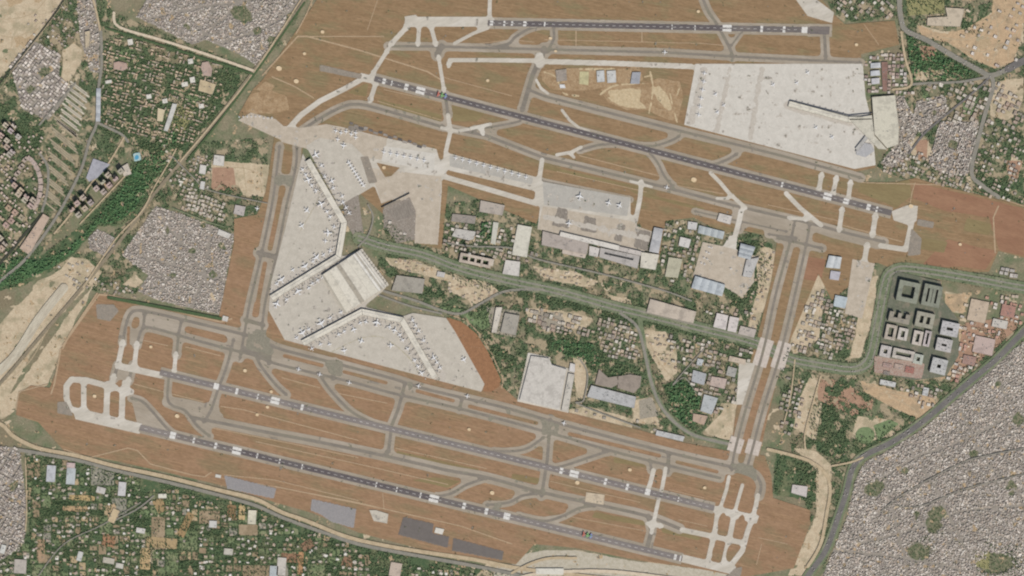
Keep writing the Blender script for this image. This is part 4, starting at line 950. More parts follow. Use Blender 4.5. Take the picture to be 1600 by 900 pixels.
big('shed', 'white square shed west of the long light blue shed', 'shed', [(1075,346),(1090,348),(1088,360),(1074,358)], 10, (206,204,200), vents=1)
big('office_building', 'white office block beside the trees south-west of the north-east taxiway corner', 'office', [(1124,333),(1144,338),(1141,351),(1120,345)], 12, (212,206,198), vents=3)
big('office_building', 'bright white office roof among trees east of the upright hangar', 'office', [(1063,370),(1080,374),(1076,388),(1060,384)], 12, (216,212,206), vents=2)
big('warehouse', 'plain green-beige roofed warehouse among trees east of the terminal row', 'warehouse', [(1045,402),(1066,405),(1059,434),(1039,432)], 12, (190,186,162), 'slab')
big('cargo_shed', 'white square cargo shed by the boulevard, west of its twin', 'warehouse', [(1120,489),(1138,493),(1134,516),(1114,511)], 13, (218,210,204), vents=3)
big('cargo_shed', 'white upright cargo shed between its twin and the grey shed near the bridge', 'warehouse', [(1140,494),(1155,497),(1150,520),(1136,517)], 13, (216,208,202), vents=2)
big('cargo_shed', 'grey flat cargo shed touching the taxiway bridge corridor', 'warehouse', [(1157,509),(1182,515),(1178,528),(1153,522)], 11, (192,182,172), vents=5)
big('hangar', 'great white square hangar roof with tapering edges on the pale pad above the southern taxiways', 'hangar', [(830,556),(858,560),(862,570),(885,577),(874,640),(812,625)], 14, (208,203,193), 'slab')
big('cargo_shed', 'narrow pale cargo shed along the east side of the great white hangar', 'warehouse', [(888,583),(898,585),(887,643),(877,641)], 14, (206,200,188), vents=6)
big('shed', 'small bright white shed at the north-east corner of the great white hangar', 'shed', [(891,567),(899,569),(898,582),(889,580)], 12, (216,212,206))
big('convention_hall', 'long blue-grey roofed building with rows of roof plant south of the park', 'hall', [(924,602),(994,620),(991,638),(917,620)], 14, (188,188,186), vents=14)
for i, (ol, wh) in enumerate([([(936,577),(950,590),(964,588),(966,600),(955,606),(930,600)], 'western'), ([(966,588),(985,585),(1002,588),(1000,604),(990,614),(965,606)], 'eastern')]):
    big('pavilion', 'brown-grey winged pavilion north of the long blue-grey hall, %s one of two' % wh, 'pavilion', ol, 11, (160,148,136), 'slab')
big('hangar', 'white-roofed hangar on red soil south of the runway east end', 'hangar', [(1295,399),(1315,402),(1312,420),(1290,418)], 14, (204,208,212), 'barrel', ridge=2)
big('shed', 'lilac-grey shed directly below the white-roofed hangar on red soil', 'shed', [(1298,423),(1313,425),(1310,438),(1296,436)], 10, (192,190,204), 'slab')
big('shed', 'blue-white shed beside the olive tree clump west of the long buff apron', 'shed', [(1305,461),(1324,465),(1320,482),(1302,478)], 12, (190,200,222), 'slab')
big('hangar', 'first of three small blue-white hangars east of the large white apron, northernmost', 'hangar', [(1360,99),(1375,98),(1376,106),(1360,107)], 11, (206,208,214), 'barrel', ridge=1)
big('hangar', 'middle one of three small blue-white hangars east of the large white apron', 'hangar', [(1360,111),(1374,110),(1375,118),(1360,119)], 11, (204,206,214), 'barrel', ridge=1)
big('hangar', 'southernmost of three small blue-white hangars east of the large white apron', 'hangar', [(1361,123),(1374,122),(1374,131),(1362,132)], 11, (210,208,210), 'barrel', ridge=1)
big('maintenance_building', 'red-brown roofed strip building east of the three small blue-white hangars', 'building', [(1377,97),(1387,97),(1386,143),(1379,143)], 9, (150,120,108), vents=5)
big('school', 'beige block beneath the striped playing field at the north edge', 'building', [(1449,28),(1480,26),(1477,12),(1507,14),(1500,42),(1448,40)], 12, (204,190,168), vents=5)
big('hall', 'white-topped hall in the open pocket between the northern taxiways, eastern of two', 'hall', [(948,111),(962,110),(963,129),(949,130)], 10, (208,208,204), vents=2)
big('hall', 'white-topped hall in the open pocket between the northern taxiways, western of two', 'hall', [(932,111),(944,110),(945,128),(933,129)], 10, (206,208,206), vents=3)
big('shed', 'blue-grey roofed shed in the eastern part of the open pocket between the taxiways', 'shed', [(988,113),(1001,113),(999,131),(985,131)], 10, (168,170,186), 'slab')
big('shed', 'small bright white shed at the western end of the open pocket', 'shed', [(874,132),(882,132),(884,138),(875,138)], 8, (228,228,226))
big('fire_station', 'grey roofed fire station in the western part of the open pocket', 'building', [(868,110),(885,108),(886,126),(870,128)], 9, (166,156,144), vents=3)
big('pad_house', 'flat square pale yellow platform building in the open pocket', 'building', [(906,112),(920,112),(919,133),(905,131)], 4, (202,194,152), 'slab')
big('depot', 'pale concrete depot deck standing on grass between the two southern runways', 'depot', [(916,769),(945,773),(943,789),(914,784)], 5, (208,192,166), vents=3)
big('hall', 'white-roofed hall beside the oval pool at the forest edge', 'hall', [(188,262),(200,255),(206,272),(194,276)], 12, (208,198,184), vents=2)
for n_, (x, y, a_, b_, l_) in enumerate([(204,66,8,9,'under the pale slanting road, beside the small green'),(298,96,8,8,'under the pale slanting road, near its middle'),(301,125,8,9,'west of the pink school'),(233,151,8,7,'south of the housing greens'),(258,158,8,7,'north-west of the beige hall'),(315,166,8,7,'by the east edge of the colony'),(170,128,10,5,'by the colony west road'),(289,132,10,7,'south-west of the pink school')]):
    big('community_hall', 'small white hall in the walled colony %s' % l_, 'hall', rect(x, y, a_, b_, -10), 11, (226,222,210), vents=1, group='white halls of the walled colony')
big('school', 'pink oval school building in the west of the walled colony', 'school', [(178,98),(186,96),(198,99),(200,107),(192,111),(178,108)], 11, (190,164,150), vents=2)
big('school', 'pink stepped school block in the east of the walled colony', 'school', [(316,98),(326,96),(332,108),(330,120),(318,118),(314,106)], 11, (190,168,154), vents=3)
big('hall', 'wide beige hall with a court south of the pink stepped school', 'hall', [(313,124),(338,132),(332,148),(310,142)], 11, (204,186,152), vents=3)
big('hall', 'tall beige hall west of the colony playing field', 'hall', [(247,169),(258,172),(254,190),(246,189)], 11, (214,200,168), 'slab')
big('grandstand', 'long white stand along the west side of the colony playing field', 'grandstand', [(270,162),(277,163),(268,190),(262,205),(256,204)], 10, (210,208,200), 'slab')
big('warehouse', 'long bluish-white shed running upright beside the colony road', 'warehouse', [(151,138),(158,138),(157,190),(150,190)], 10, (190,194,204), 'barrel', ridge=4)
big('block', 'tall beige slab block west of the colony road in the north', 'building', [(133,50),(141,48),(140,72),(134,76)], 14, (206,190,162), vents=2)
big('bus_depot', 'lilac-grey bus depot roof in the triangle below the long bluish shed', 'depot', [(146,248),(172,257),(152,278),(140,284),(135,278)], 8, (176,176,192), 'slab')
big('warehouse', 'white square roof north of the beige exercise yard', 'warehouse', [(335,242),(351,244),(350,260),(333,258)], 11, (214,210,200), vents=1)
big('warehouse', 'white upright roof north-west of the beige exercise yard', 'warehouse', [(313,257),(323,259),(321,273),(311,271)], 11, (216,212,204))
big('warehouse', 'small pale upright roof west of the beige exercise yard', 'warehouse', [(314,283),(321,284),(319,297),(312,295)], 9, (208,206,200))
big('shed', 'white slanting shed at the north-east corner of the dense western quarter', 'shed', [(342,358),(361,366),(357,373),(340,366)], 8, (214,210,200), 'slab')
big('warehouse', 'grey-roofed warehouse on the east side of the walled housing near the west taxiways', 'warehouse', [(368,320),(384,323),(381,338),(365,334)], 10, (190,182,176), vents=2)
big('office_building', 'grey office roof south of the red-soil works by the boulevard', 'office', [(620,430),(664,436),(660,459),(612,454)], 13, (170,164,152), vents=3)
big('cargo_village', 'wide grey cargo roof north-east of the grey car park', 'warehouse', [(751,313),(789,321),(785,337),(749,331)], 12, (186,176,164), vents=5)
big('cargo_shed', 'square pale roof above a green lawn west of the dark green plot', 'warehouse', [(712,357),(744,362),(740,374),(733,376),(706,369)], 13, (198,194,186), vents=5)
big('office_building', 'flat grey block north of the square pale roof', 'office', [(707,334),(744,338),(742,350),(705,346)], 10, (160,152,142), vents=6)
big('long_shed', 'narrow white shed standing upright east of the dark green plot', 'shed', [(771,347),(779,348),(774,382),(767,380)], 9, (206,204,190), 'slab')
big('hotel', 'long white-topped block in the loop road just south of the boulevard grey roof', 'hotel', [(775,480),(785,480),(776,520),(768,520)], 14, (214,206,192), vents=2)
big('hotel', 'grey block cluster east of the long white-topped block', 'hotel', [(789,489),(812,493),(806,524),(782,519)], 14, (172,166,154), vents=9)
courtyard('hotel', 'white oval hotel round a dark court north of the boulevard', 'hotel', 743, 407, 50, 15, 12, 26, (204,190,174), 4.5, bars=3)
building('control_tower_block', 'white block at the east tip of the white oval hotel', 'building', rect(767, 410, 9, 11, 12), 18, (206,196,180), vents=1)
building('workshop', 'white square workshop south-west of the tall control tower', 'workshop', [(684,424),(696,426),(694,434),(682,432)], 9, (210,206,200))
building('warehouse', 'pinkish warehouse west of the bridge, beside the light grey hall', 'warehouse', [(1112,588),(1136,592),(1132,608),(1108,602)], 11, (196,178,166), vents=4)
for i, (ol, c, l_) in enumerate([([(1083,578),(1104,584),(1100,602),(1080,596)],(178,180,184),'blue-grey works hall beside the tree-filled block west of the bridge corridor'),
     ([(1100,616),(1122,622),(1112,648),(1094,642)],(186,190,192),'light blue-grey hall east of the round wood'), ([(1083,646),(1106,650),(1100,664),(1082,658)],(190,166,146),'pink-beige hall south of the round wood'),
     ([(1090,560),(1100,562),(1096,572),(1088,570)],(196,200,204),'small white-blue hall north of the works hall'), ([(1140,556),(1166,562),(1164,570),(1138,564)],(206,190,170),'cream terrace block touching the east corridor'),
     ([(1138,572),(1152,576),(1148,590),(1134,586)],(174,172,164),'grey stepped block between cream terrace and pink warehouse'), ([(1026,672),(1070,682),(1067,690),(1024,680)],(196,196,194),'long blue-white shed on the fence south of the link road')]):
    big('works_hall', l_, 'hall', ol, 11, c, vents=3)
for k in range(16):
    x, y = 549+k*7.6, 193+k*2.35+(k % 3)*1.6
    big('cargo_shelter', 'low grey cargo shelter on the buff apron north edge, %s from the left' % ORD[k], 'shelter', rect(x, y, 5.5+(k % 3), 3.4, 16), 5, [(120,114,110),(150,142,132),(104,100,98),(168,160,150)][k % 4], 'slab', group='cargo shelters on the buff apron')
# southern perimeter buildings
big('shed', 'white shed beside the dark solar field by the southern fence', 'shed', [(681,824),(694,827),(691,835),(679,832)], 7, (222,218,206), 'slab')
big('radar_station', 'white-roofed radar compound between the solar fields', 'building', [(577,797),(588,797),(607,803),(605,818),(584,814)], 7, (206,198,182), vents=6)
big('cabin', 'small white cabin by the corner of the southern perimeter road', 'cabin', rect(341,744,9,5,10), 6, (218,214,204))
big('toll_plaza', 'bright white toll roof on the expressway at the bottom edge', 'toll plaza', [(837,888),(881,888),(880,898),(838,897)], 8, (224,220,206), 'slab')
big('gate_lodge', 'small white lodge at the corner where the west corridor meets the southern airfield', 'lodge', rect(352,498,9,8,15), 8, (222,218,208))
big('club_house', 'white club house in a wooded park near the south-east airfield corner', 'building', [(1238,757),(1262,760),(1260,777),(1236,770)], 9, (206,198,192), vents=2)
for i, (x, y, a_, b_, an, c, l_) in enumerate([(80,740,14,26,4,(196,198,206),'blue-white upright warehouse, western of a pair south of the perimeter road'),(111,744,14,26,4,(192,198,204),'blue-white upright warehouse, eastern of a pair south of the perimeter road'),
    (111,727,13,8,4,(206,186,180),'pale pink shed above the eastern blue-white warehouse'),(191,764,12,22,5,(206,204,202),'pale grey upright warehouse south of the perimeter road'),(254,775,13,7,0,(226,222,206),'bright cream house roof near the scrub triangle'),
    (158,766,14,10,15,(202,198,190),'grey-white villa west of the pale grey warehouse'),(220,829,14,8,10,(220,216,208),'white villa in the round garden'),(394,808,13,22,3,(222,216,194),'cream upright warehouse near the south fence bend'),
    (333,819,12,11,3,(208,206,200),'pale square house left of the cream warehouse'),(125,869,8,15,15,(206,206,200),'narrow white house among dark trees'),(32,885,19,22,3,(190,182,172),'large grey-pink hall at the lower left edge'),
    (357,862,14,10,5,(200,196,182),'stepped white houses on the lower garden street'),(440,885,14,28,4,(206,200,190),'long white upright shed at the bottom edge'),(428,893,13,18,4,(186,192,198),'blue-grey roof beside the long white upright shed'),
    (170,876,18,9,10,(192,186,170),'grey-beige villa south of the ploughed square'),(187,884,12,8,10,(206,202,190),'white villa south-east of the grey-beige villa'),(178,806,11,22,25,(206,186,150),'cream slanting house in the orchard'),
    (618,890,18,22,10,(198,182,166),'pinkish house cluster at the bottom beside the perimeter road'),(5,858,8,14,15,(216,216,208),'white narrow roof at the lower left edge')]):
    big('warehouse' if 'warehouse' in l_ else 'house', l_, 'warehouse' if 'warehouse' in l_ else 'house', rect(x, y, a_, b_, an), 9, c, vents=1)
# ---------------------------------------------------------------- hotel district inside the road loop
A = area([(1395,432),(1402,424),(1470,440),(1474,470),(1498,500),(1498,555),(1478,588),(1430,594),(1366,582),(1370,560)]); A &= ~PAV
sheet('district_paving', A, mat('district_paving', (118,119,103), (104,110,92), (134,128,112), sc=18, fine=0.2, big=60)); DIST = A.copy(); OCC[A] = True
A = area([(1366,556),(1445,568),(1440,592),(1366,582)]); sheet('construction_ground', ragged(A, 0.2, 1, 2), mat('construction_ground', (164,134,120), (176,160,146), sc=12))
HD = 'office and hotel blocks of the loop-road district'
for x, y, a_, b_, an, h, c, th, op, bars, l_ in [
    (1418,456,29,29,12,40,(138,142,126),6.5,None,0,'north-west corner block round a green court, grey-green roof'),
    (1455,462,25,30,12,38,(136,138,124),5.4,None,2,'ladder-shaped block in the north of the eastern column'),
    (1405,493,29,20,12,36,(150,144,130),6.5,0,1,'horned block with dark notches in the western column'),
    (1444,500,25,21,12,36,(158,154,138),5.6,None,1,'open-court block in the middle of the eastern column'),
    (1391,519,15,21,12,30,(176,166,152),4.2,None,0,'narrow block round a barred dark court at the west road'),
    (1410,522,13,17,12,27,(206,198,188),4.2,None,0,'small white block right of the narrow barred one'),
    (1433,528,13,20,12,28,(206,196,184),4.4,None,0,'upright cream block left of the striped one'),
    (1448,529,9,22,12,28,(198,188,172),3.2,None,0,'thin striped block in the fourth row'),
    (1383,549,15,16,12,26,(200,194,188),5.2,None,0,'square white block with a small dark well'),
    (1411,554,30,14,12,26,(202,194,182),4.6,None,0,'wide cream block with a roof terrace'),
    (1434,561,13,14,12,26,(188,178,166),4.4,None,0,'squat block at the right end of the lower row'),
    (1483,514,27,22,12,34,(196,194,192),8,None,0,'big white block with a square dark well, upper of the right column'),
    (1474,539,24,20,12,34,(194,190,186),7.5,None,0,'big white block with a small dark well, middle of the right column'),
    (1466,572,24,24,14,34,(192,192,188),8.5,None,0,'big white block with a round dark well, lowest of the right column')]:
    courtyard('office_block', l_, 'office block', x, y, a_*(1.02 if x > 1460 and y > 505 else 1.14), b_*(1.0 if x > 1460 and y > 505 else 1.12), an, h, tuple(min(240, int(v*(1.0 if v > 180 else 1.08))) for v in c), th*1.1, op, HD, bars=bars)
for x, y, a_, b_, c, l_ in [(1386,571,14,7,(176,150,140),'left'),(1404,573,14,8,(188,168,154),'second'),(1421,578,14,10,(170,120,108),'third'),(1385,583,10,6,(150,140,130),'lowest')]:
    big('unfinished_block', 'reddish unfinished building in the construction row below the district, %s one' % l_, 'building', rect(x, y, a_, b_, 12), 14, c, vents=4, group='unfinished blocks')
for x, y, a_, b_, c, l_ in [(1387,599,25,8,(206,206,202),'long white shed south of the loop road construction row'),(1528,486,29,34,(200,182,160),'wide pale building site deck east of the district'),(1575,486,22,18,(178,138,124),'red-roofed block east of the wide site deck'),
    (1562,506,24,13,(206,200,190),'pale block below the red-roofed block'),(1537,540,32,26,(196,176,166),'pinkish block in the triangle by the ring road'),(1514,563,20,14,(170,140,128),'red-brown block at the south tip of the construction triangle'),(1446,612,9,13,(200,200,198),'small white hall right of the long white shed')]:
    big('block', l_, 'building', rect(x, y, a_, b_, 12), 10, c, vents=6)
# apartment towers west
AP = 'apartment towers west of the forest'
def towers(pts, s, ang, h, c, lab, grp):
    mx, my = sum(p[0] for p in pts)/len(pts), sum(p[1] for p in pts)/len(pts)
    for i, (x, y) in enumerate(pts):
        courtyard('apartment_tower', lab+', %s of its cluster counted from the left' % ORD[sorted(pts).index((x, y))], 'apartment', x, y, s, s*0.9, ang, h, tuple(min(255, v+random.randint(-8, 8)) for v in c), s*0.36, random.choice([None, 0, 3]), grp, wallc=(170,158,144))
towers([(113,327),(122,318),(131,309),(124,336),(134,326),(143,317),(152,295),(161,284),(170,274),(163,300),(172,290),(181,279),(190,268)], 8.5, -42, 48, (196,180,162), 'tall tower in the double row', 'apartment towers beside the forest')
towers([(24,290),(34,298),(44,306),(53,313),(30,304),(40,313),(49,322),(12,230),(22,236),(16,242),(2,372),(10,380),(4,388)], 8.5, 40, 45, (200,184,168), 'tall tower in the western clusters', 'apartment towers in the western clusters')
towers([(14,325),(24,332),(34,340),(18,345),(30,350),(10,352),(4,340)], 9, 40, 16, (190,166,148), 'mid-height pinkish block left of the canal', 'mid-height blocks left of the canal')
towers([(10,196),(18,205),(3,212),(12,220),(24,196),(30,214)], 8, 38, 40, (206,190,176), 'tower near the left edge', 'apartment towers near the left edge')
big('apartment_block', 'long pinkish terrace of flats slanting between the dark canal and the tan road', 'apartment', [(68,334),(78,340),(50,392),(44,397),(31,388)], 15, (200,178,158), vents=14)
for k in range(9):
    a_ = -60+k*13; x, y = 30+34*math.cos(R(a_)), 290+48*math.sin(R(a_))
    big('curved_terrace', 'pink-beige terrace in the fan of curved streets, number %s from the top' % ['one','two','three','four','five','six','seven','eight','nine'][k], 'apartment', rect(x, y, 7, 9.5, a_*0.9), 14, (194,176,164), vents=1, group='terraces in the curved streets')
for k in range(8):
    x, y = 20+k*3.1, 283-k*5.4+(3 if k % 2 else 0)
    big('terrace', 'small terrace on the straight left side of the fan of streets, %s from the bottom' % ORD[k], 'apartment', rect(x, y, 6, 6, -55), 13, (188,172,158), vents=0, group='inner terraces of the fan')
for k in range(16):                                       # long light sheds beside the bluish shed
    x = 127-k*1.35+(k % 2)*4-4; y = 137+k*4.4
    big('row_house', 'long pale slanting row of houses beside the bluish shed, %s from the top' % ORD[k], 'row house', rect(x, y, 33+(k % 3)*2, 2.9, 37), 5, (220,211,190), group='pale slanting rows')
for k in range(22):
    x = 102-k*1.2+(k % 3)*4; y = 195+k*6
    if y > 322: break
    big('row_house', 'weathered slanting row of houses in grass west of the tan lane, %s from the top' % ORD[k], 'row house', rect(x, y, 52-(k)*1.2, 2.4, 39), 5, (182,170,142), group='weathered slanting rows')
# ---------------------------------------------------------------- control tower, blast screen, stand-alone things
t = tag(empty('control_tower', W(734, 397, 0)), 'very tall slim control tower casting a long shadow north of the boulevard', 'control tower')
def lathe(prof, n=20, cx=0, cy=0):
    V = []; F = []
    for r_, z in prof:
        for i in range(n): V.append((cx+r_*math.cos(2*math.pi*i/n), cy+r_*math.sin(2*math.pi*i/n), z))
    for k in range(len(prof)-1):
        for i in range(n): F.append((k*n+i, k*n+(i+1) % n, (k+1)*n+(i+1) % n, (k+1)*n+i))
    F.append(tuple(range((len(prof)-1)*n, len(prof)*n))); return V, F
V, F = lathe([(8, -1), (6, 12), (4.6, 30), (4.4, 80)]); mesh_obj('shaft', V, F, [WALLM], t)
V, F = lathe([(5, 80), (9, 86), (10, 92)]); mesh_obj('cab_base', V, F, [WALLM], t)
V, F = lathe([(9.5, 92), (10.5, 97)]); mesh_obj('cab_glazing', V, F, [GLASS], t)
V, F = lathe([(11, 97), (11, 98.2), (2, 100), (0.6, 108)]); mesh_obj('cab_roof', V, F, [roofmat(LGREY)], t)
def wallthing(name, label, cat, pts, th, h, c):
    cx, cy = pts[0]; b = MB()
    for p, q in zip(pts[:-1], pts[1:]):
        a_, b_ = [Vector(v) for v in loc([p, q], pts[0])]; m_ = (a_+b_)/2; dd_ = b_-a_
        b.box(m_.x, m_.y, dd_.length, th, -1, h, math.atan2(dd_.y, dd_.x))
    o = b.build(name, mat(name+'_face', c)); o.location = W(cx, cy); tag(o, label, cat)
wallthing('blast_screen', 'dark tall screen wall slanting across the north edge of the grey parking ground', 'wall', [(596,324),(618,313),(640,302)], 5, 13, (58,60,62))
wallthing('pier_shade_strip', 'dark strip standing in for shade along the northern side of the slim eastern pier', 'shade strip', [(1234,156.5),(1326,180),(1362,176.5)], 7, 9, (84,88,96))  # dark box added to stand in for the pier's shade on this side
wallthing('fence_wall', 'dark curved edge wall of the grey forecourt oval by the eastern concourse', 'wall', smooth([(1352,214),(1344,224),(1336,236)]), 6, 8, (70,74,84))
A = area([(1338,232),(1346,222),(1362,226),(1366,236),(1352,246),(1338,242)]); sheet('forecourt', A, mat('forecourt', (182,181,180), (172,172,172), sc=20)); OCC[A] = True
# solar fields: rows of tilted panels, one thing per fenced field
PANEL = mat('solar_glass', (156,153,152), (148,146,147), sc=12, fine=0.08, rough=0.5); PANELD = mat('solar_glass_dark', (108,102,98), (114,108,104), sc=30, fine=0.06, rough=0.5)
for ol, m, l_ in [([(350,742),(432,763),(428,779),(355,763)], PANEL, 'westernmost blue-grey solar field by the southern fence'), ([(487,779),(557,795),(553,825),(518,815),(500,803),(485,797)], PANEL, 'larger blue-grey solar field west of the white radar compound'),
                  ([(630,807),(678,818),(676,833),(702,838),(700,856),(622,835)], PANELD, 'dark grey solar field east of the radar compound'), ([(708,840),(787,861),(785,875),(706,860)], PANELD, 'dark grey solar strip, easternmost along the southern fence')]:
    cx, cy = ol[0]; T_ = blank(); fill(T_, ol); V = []; F = []; M_ = []
    t = tag(empty('solar_field', W(cx, cy)), l_, 'solar field', 'solar fields'); ym = max(p[1] for p in ol); y = min(p[1] for p in ol)+0.6; b = MB()
    while y < ym:
        row = np.where(T_[int((y+MG)*G)])[0]
        if len(row) > 8:
            x0, x1 = row[0]/G-MG, row[-1]/G-MG; X0, X1 = (x0-cx)*M5, (x1-cx)*M5; Y = -(y-cy)*M5; n0 = len(V)
            V += [(X0, Y-2.6, 3.4), (X1, Y-2.6, 3.4), (X1, Y+2.6, 4.6), (X0, Y+2.6, 4.6)]; F.append((n0, n0+1, n0+2, n0+3))
            k = X0+4
            while k < X1: b.box(k, Y, 0.3, 0.3, 0, 3.9); k += 40
        y += 1.3
    mesh_obj('panel_rows', V, F, [m], t); b.build('posts', VENTM, t); OCC |= T_
# bright equipment cabins on the airfield grass
CABS = [(236,542,3,'in the first grass bay of the south-west airfield'),(148,619,3.4,'inside the square island of the western turning loops'),(383,579,3.4,'in the second grass bay of the south-west airfield'),(277,650,4,'in the small triangle island by the western crossing taxiways'),
 (424,612,3,'just north of the inner southern runway'),(418,636,3,'just south of the inner southern runway'),(402,648,3,'south-west of the inner southern runway aiming marks'),(733,671,3,'mid-way along the grass north of the inner southern runway'),
 (769,770,4,'on the eye-shaped grass island'),(984,734,3.4,'in the grass west of the two concrete spurs'),(902,754,4,'by the pale depot between the southern runways'),(1101,762,3,'in the last grass bay of the south-east airfield'),
 (1091,18,3,'north of the top runway by the slanting taxiway'),(504,50,3.4,'in the big north-west grass field'),(476,84,3,'on the perimeter track of the north-west field'),(436,107,5,'on a wide pad near the railway corner'),(463,127,4.4,'on the round pad in the north-west grass'),
 (868,80,2.6,'beside the northern cross taxiway'),(860,60,3,'between top runway and its taxiway'),(1338,70,3,'at the east end of the top runway grass'),(1423,322,4,'east of the slanted runway end'),(1500,382,3,'on the reddish eastern field'),
 (1084,281,5,'in the triangle south of the slanted runway'),(762,126,3,'north of the slanted runway'),(600,262,3.4,'on the small brown triangle among the buff aprons')]
pads = blank()
for x, y, s, l_ in CABS: fill(pads, ell(x, y, s*0.9, s*0.75, 20))
sheet('cabin_pad', pads, mat('cabin_pad', (214,190,152), (226,204,170), sc=15))
for x, y, s, l_ in CABS:
    t = tag(empty('equipment_cabin', W(x, y), R(-14)), 'small white equipment cabin '+l_, 'cabin', 'equipment cabins on the airfield')
    MB().box(0, 0, 9, 5.5, -1, 3.4).build('wall', mat('cabin_wall', (226,222,212)), t); MB().box(0, 0, 10, 6.5, 3.4, 3.9).build('roof', roofmat((236,232,224)), t)
    MB().box(8, 0, 0.4, 0.4, -1, 12).build('mast', mat('mast_paint', (200,90,70)), t)

# ---------------------------------------------------------------- aircraft
ACW = mat('aircraft_white', (240,240,238), (232,232,232), sc=8, fine=0.02, rough=0.4); ACG = mat('aircraft_grey', (170,174,180), sc=8, rough=0.4); ACE = mat('engine_metal', (120,122,128), sc=4, rough=0.4)
FINS = [mat('fin_blue', (60,70,130)), mat('fin_red', (180,60,50)), mat('fin_white', (225,225,225)), mat('fin_orange', (200,120,60))]
def fuselage(L, r, n=12):
    prof = [(0.0, .02), (0.015, .35), (0.05, .72), (0.11, 1), (0.68, 1), (0.8, .82), (0.92, .45), (1.0, .1)]; V = []; F = []
    for f, k in prof:
        x = L/2-f*L; up = 0 if f < .7 else (f-.7)*r*1.6
        for i in range(n): V.append((x, r*k*math.sin(2*math.pi*i/n), r*k*math.cos(2*math.pi*i/n)+up))
    for k in range(len(prof)-1):
        for i in range(n): F.append((k*n+i, k*n+(i+1) % n, (k+1)*n+(i+1) % n, (k+1)*n+i))
    F.append(tuple(range(n))[::-1]); F.append(tuple(range((len(prof)-1)*n, len(prof)*n))); return V, F
def slab(pts, z, th, axis='z'):
    """thin tapered panel through four points with its own thickness"""
    V = []; n = len(pts)
    for s_ in (-1, 1):
        for i, p in enumerate(pts):
            e = th*(0.35 if i in (1, 2) else 1)/2*s_; V.append((p[0], p[1], z+p[2]+e) if axis == 'z' else (p[0], e, z+p[2]))
    F = [(3, 2, 1, 0), (4, 5, 6, 7)]+[(i, (i+1) % 4, 4+(i+1) % 4, 4+i) for i in range(4)]; return V, F
def aircraft(L=38, span=36, r=2.1, fin=0, engines=2, body=None):
    t = empty('aircraft', (0, 0, 0)); z = r+1.8; bm_ = body or ACW
    V, F = fuselage(L, r); o = mesh_obj('fuselage', [(x, y, q+z) for x, y, q in V], F, [bm_], t)
    for s in (-1, 1):
        V, F = slab([(L*.16, s*r*.6, -r*.4), (-L*.10, s*span/2, r*.5), (-L*.15, s*span/2, r*.5), (-L*.09, s*r*.6, -r*.4)], z, 1.2)
        mesh_obj('wing', V, F if s > 0 else [f[::-1] for f in F], [ACW], t)
        V, F = slab([(-L*.36, s*r*.3, r*.5), (-L*.44, s*span*.18, r*.7), (-L*.48, s*span*.18, r*.7), (-L*.46, s*r*.3, r*.5)], z, .6)
        mesh_obj('tailplane', V, F if s > 0 else [f[::-1] for f in F], [ACW], t)
        for e in range(engines//2):
            yy = s*span*(.17+.13*e); x0 = L*(.10-.06*e)
            V, F = lathe([(r*.42, -2.4), (r*.52, -.6), (r*.5, .8), (r*.4, 2.2)], 10)
            mesh_obj('engine', [(x0+q, yy+y, z-r*.9+x) for x, y, q in V], F, [ACE], t)
        mesh_obj('landing_gear', *(lambda b: (b.V, b.F))(MB().box(-L*.04, s*r*1.1, 1.2, 0.8, 0, z-r*.5)), [ACE], t)
    mesh_obj('landing_gear', *(lambda b: (b.V, b.F))(MB().box(L*.38, 0, .9, .5, 0, z-r*.5)), [ACE], t)
    V, F = slab([(-L*.34, 0, r*.8), (-L*.45, 0, r*3.4), (-L*.49, 0, r*3.4), (-L*.46, 0, r*.8)], z, .5, 'y')
    mesh_obj('fin', V, F, [FINS[fin]], t); return t
PROTO = {}
def place_plane(x, y, hd, kind, label, group):
    """hd: direction of the nose in survey axes, degrees clockwise from the right"""
    dim = {'small': (20, 18, 1.2, 2), 'narrow': (40, 38, 2.3, 2), 'mid': (52, 50, 2.9, 2), 'wide': (66, 64, 3.4, 2), 'jumbo': (72, 72, 3.8, 4)}[kind]
    f = random.randrange(4); k = (kind, f)
    if k not in PROTO: o = PROTO[k] = aircraft(dim[0], dim[1], dim[2], f, dim[3])
    else:
        o = PROTO[k].copy(); COL.objects.link(o)
        for ch in PROTO[k].children:
            c = ch.copy(); COL.objects.link(c); c.parent = o
    o.location = W(x, y, ZL[0]+0.02); o.rotation_euler = (0, 0, -R(hd)); tag(o, label, 'aircraft', group); return o
PL = []
GATE1 = 'aircraft round the north-west pier'; GATE2 = 'aircraft round the south-east pier'
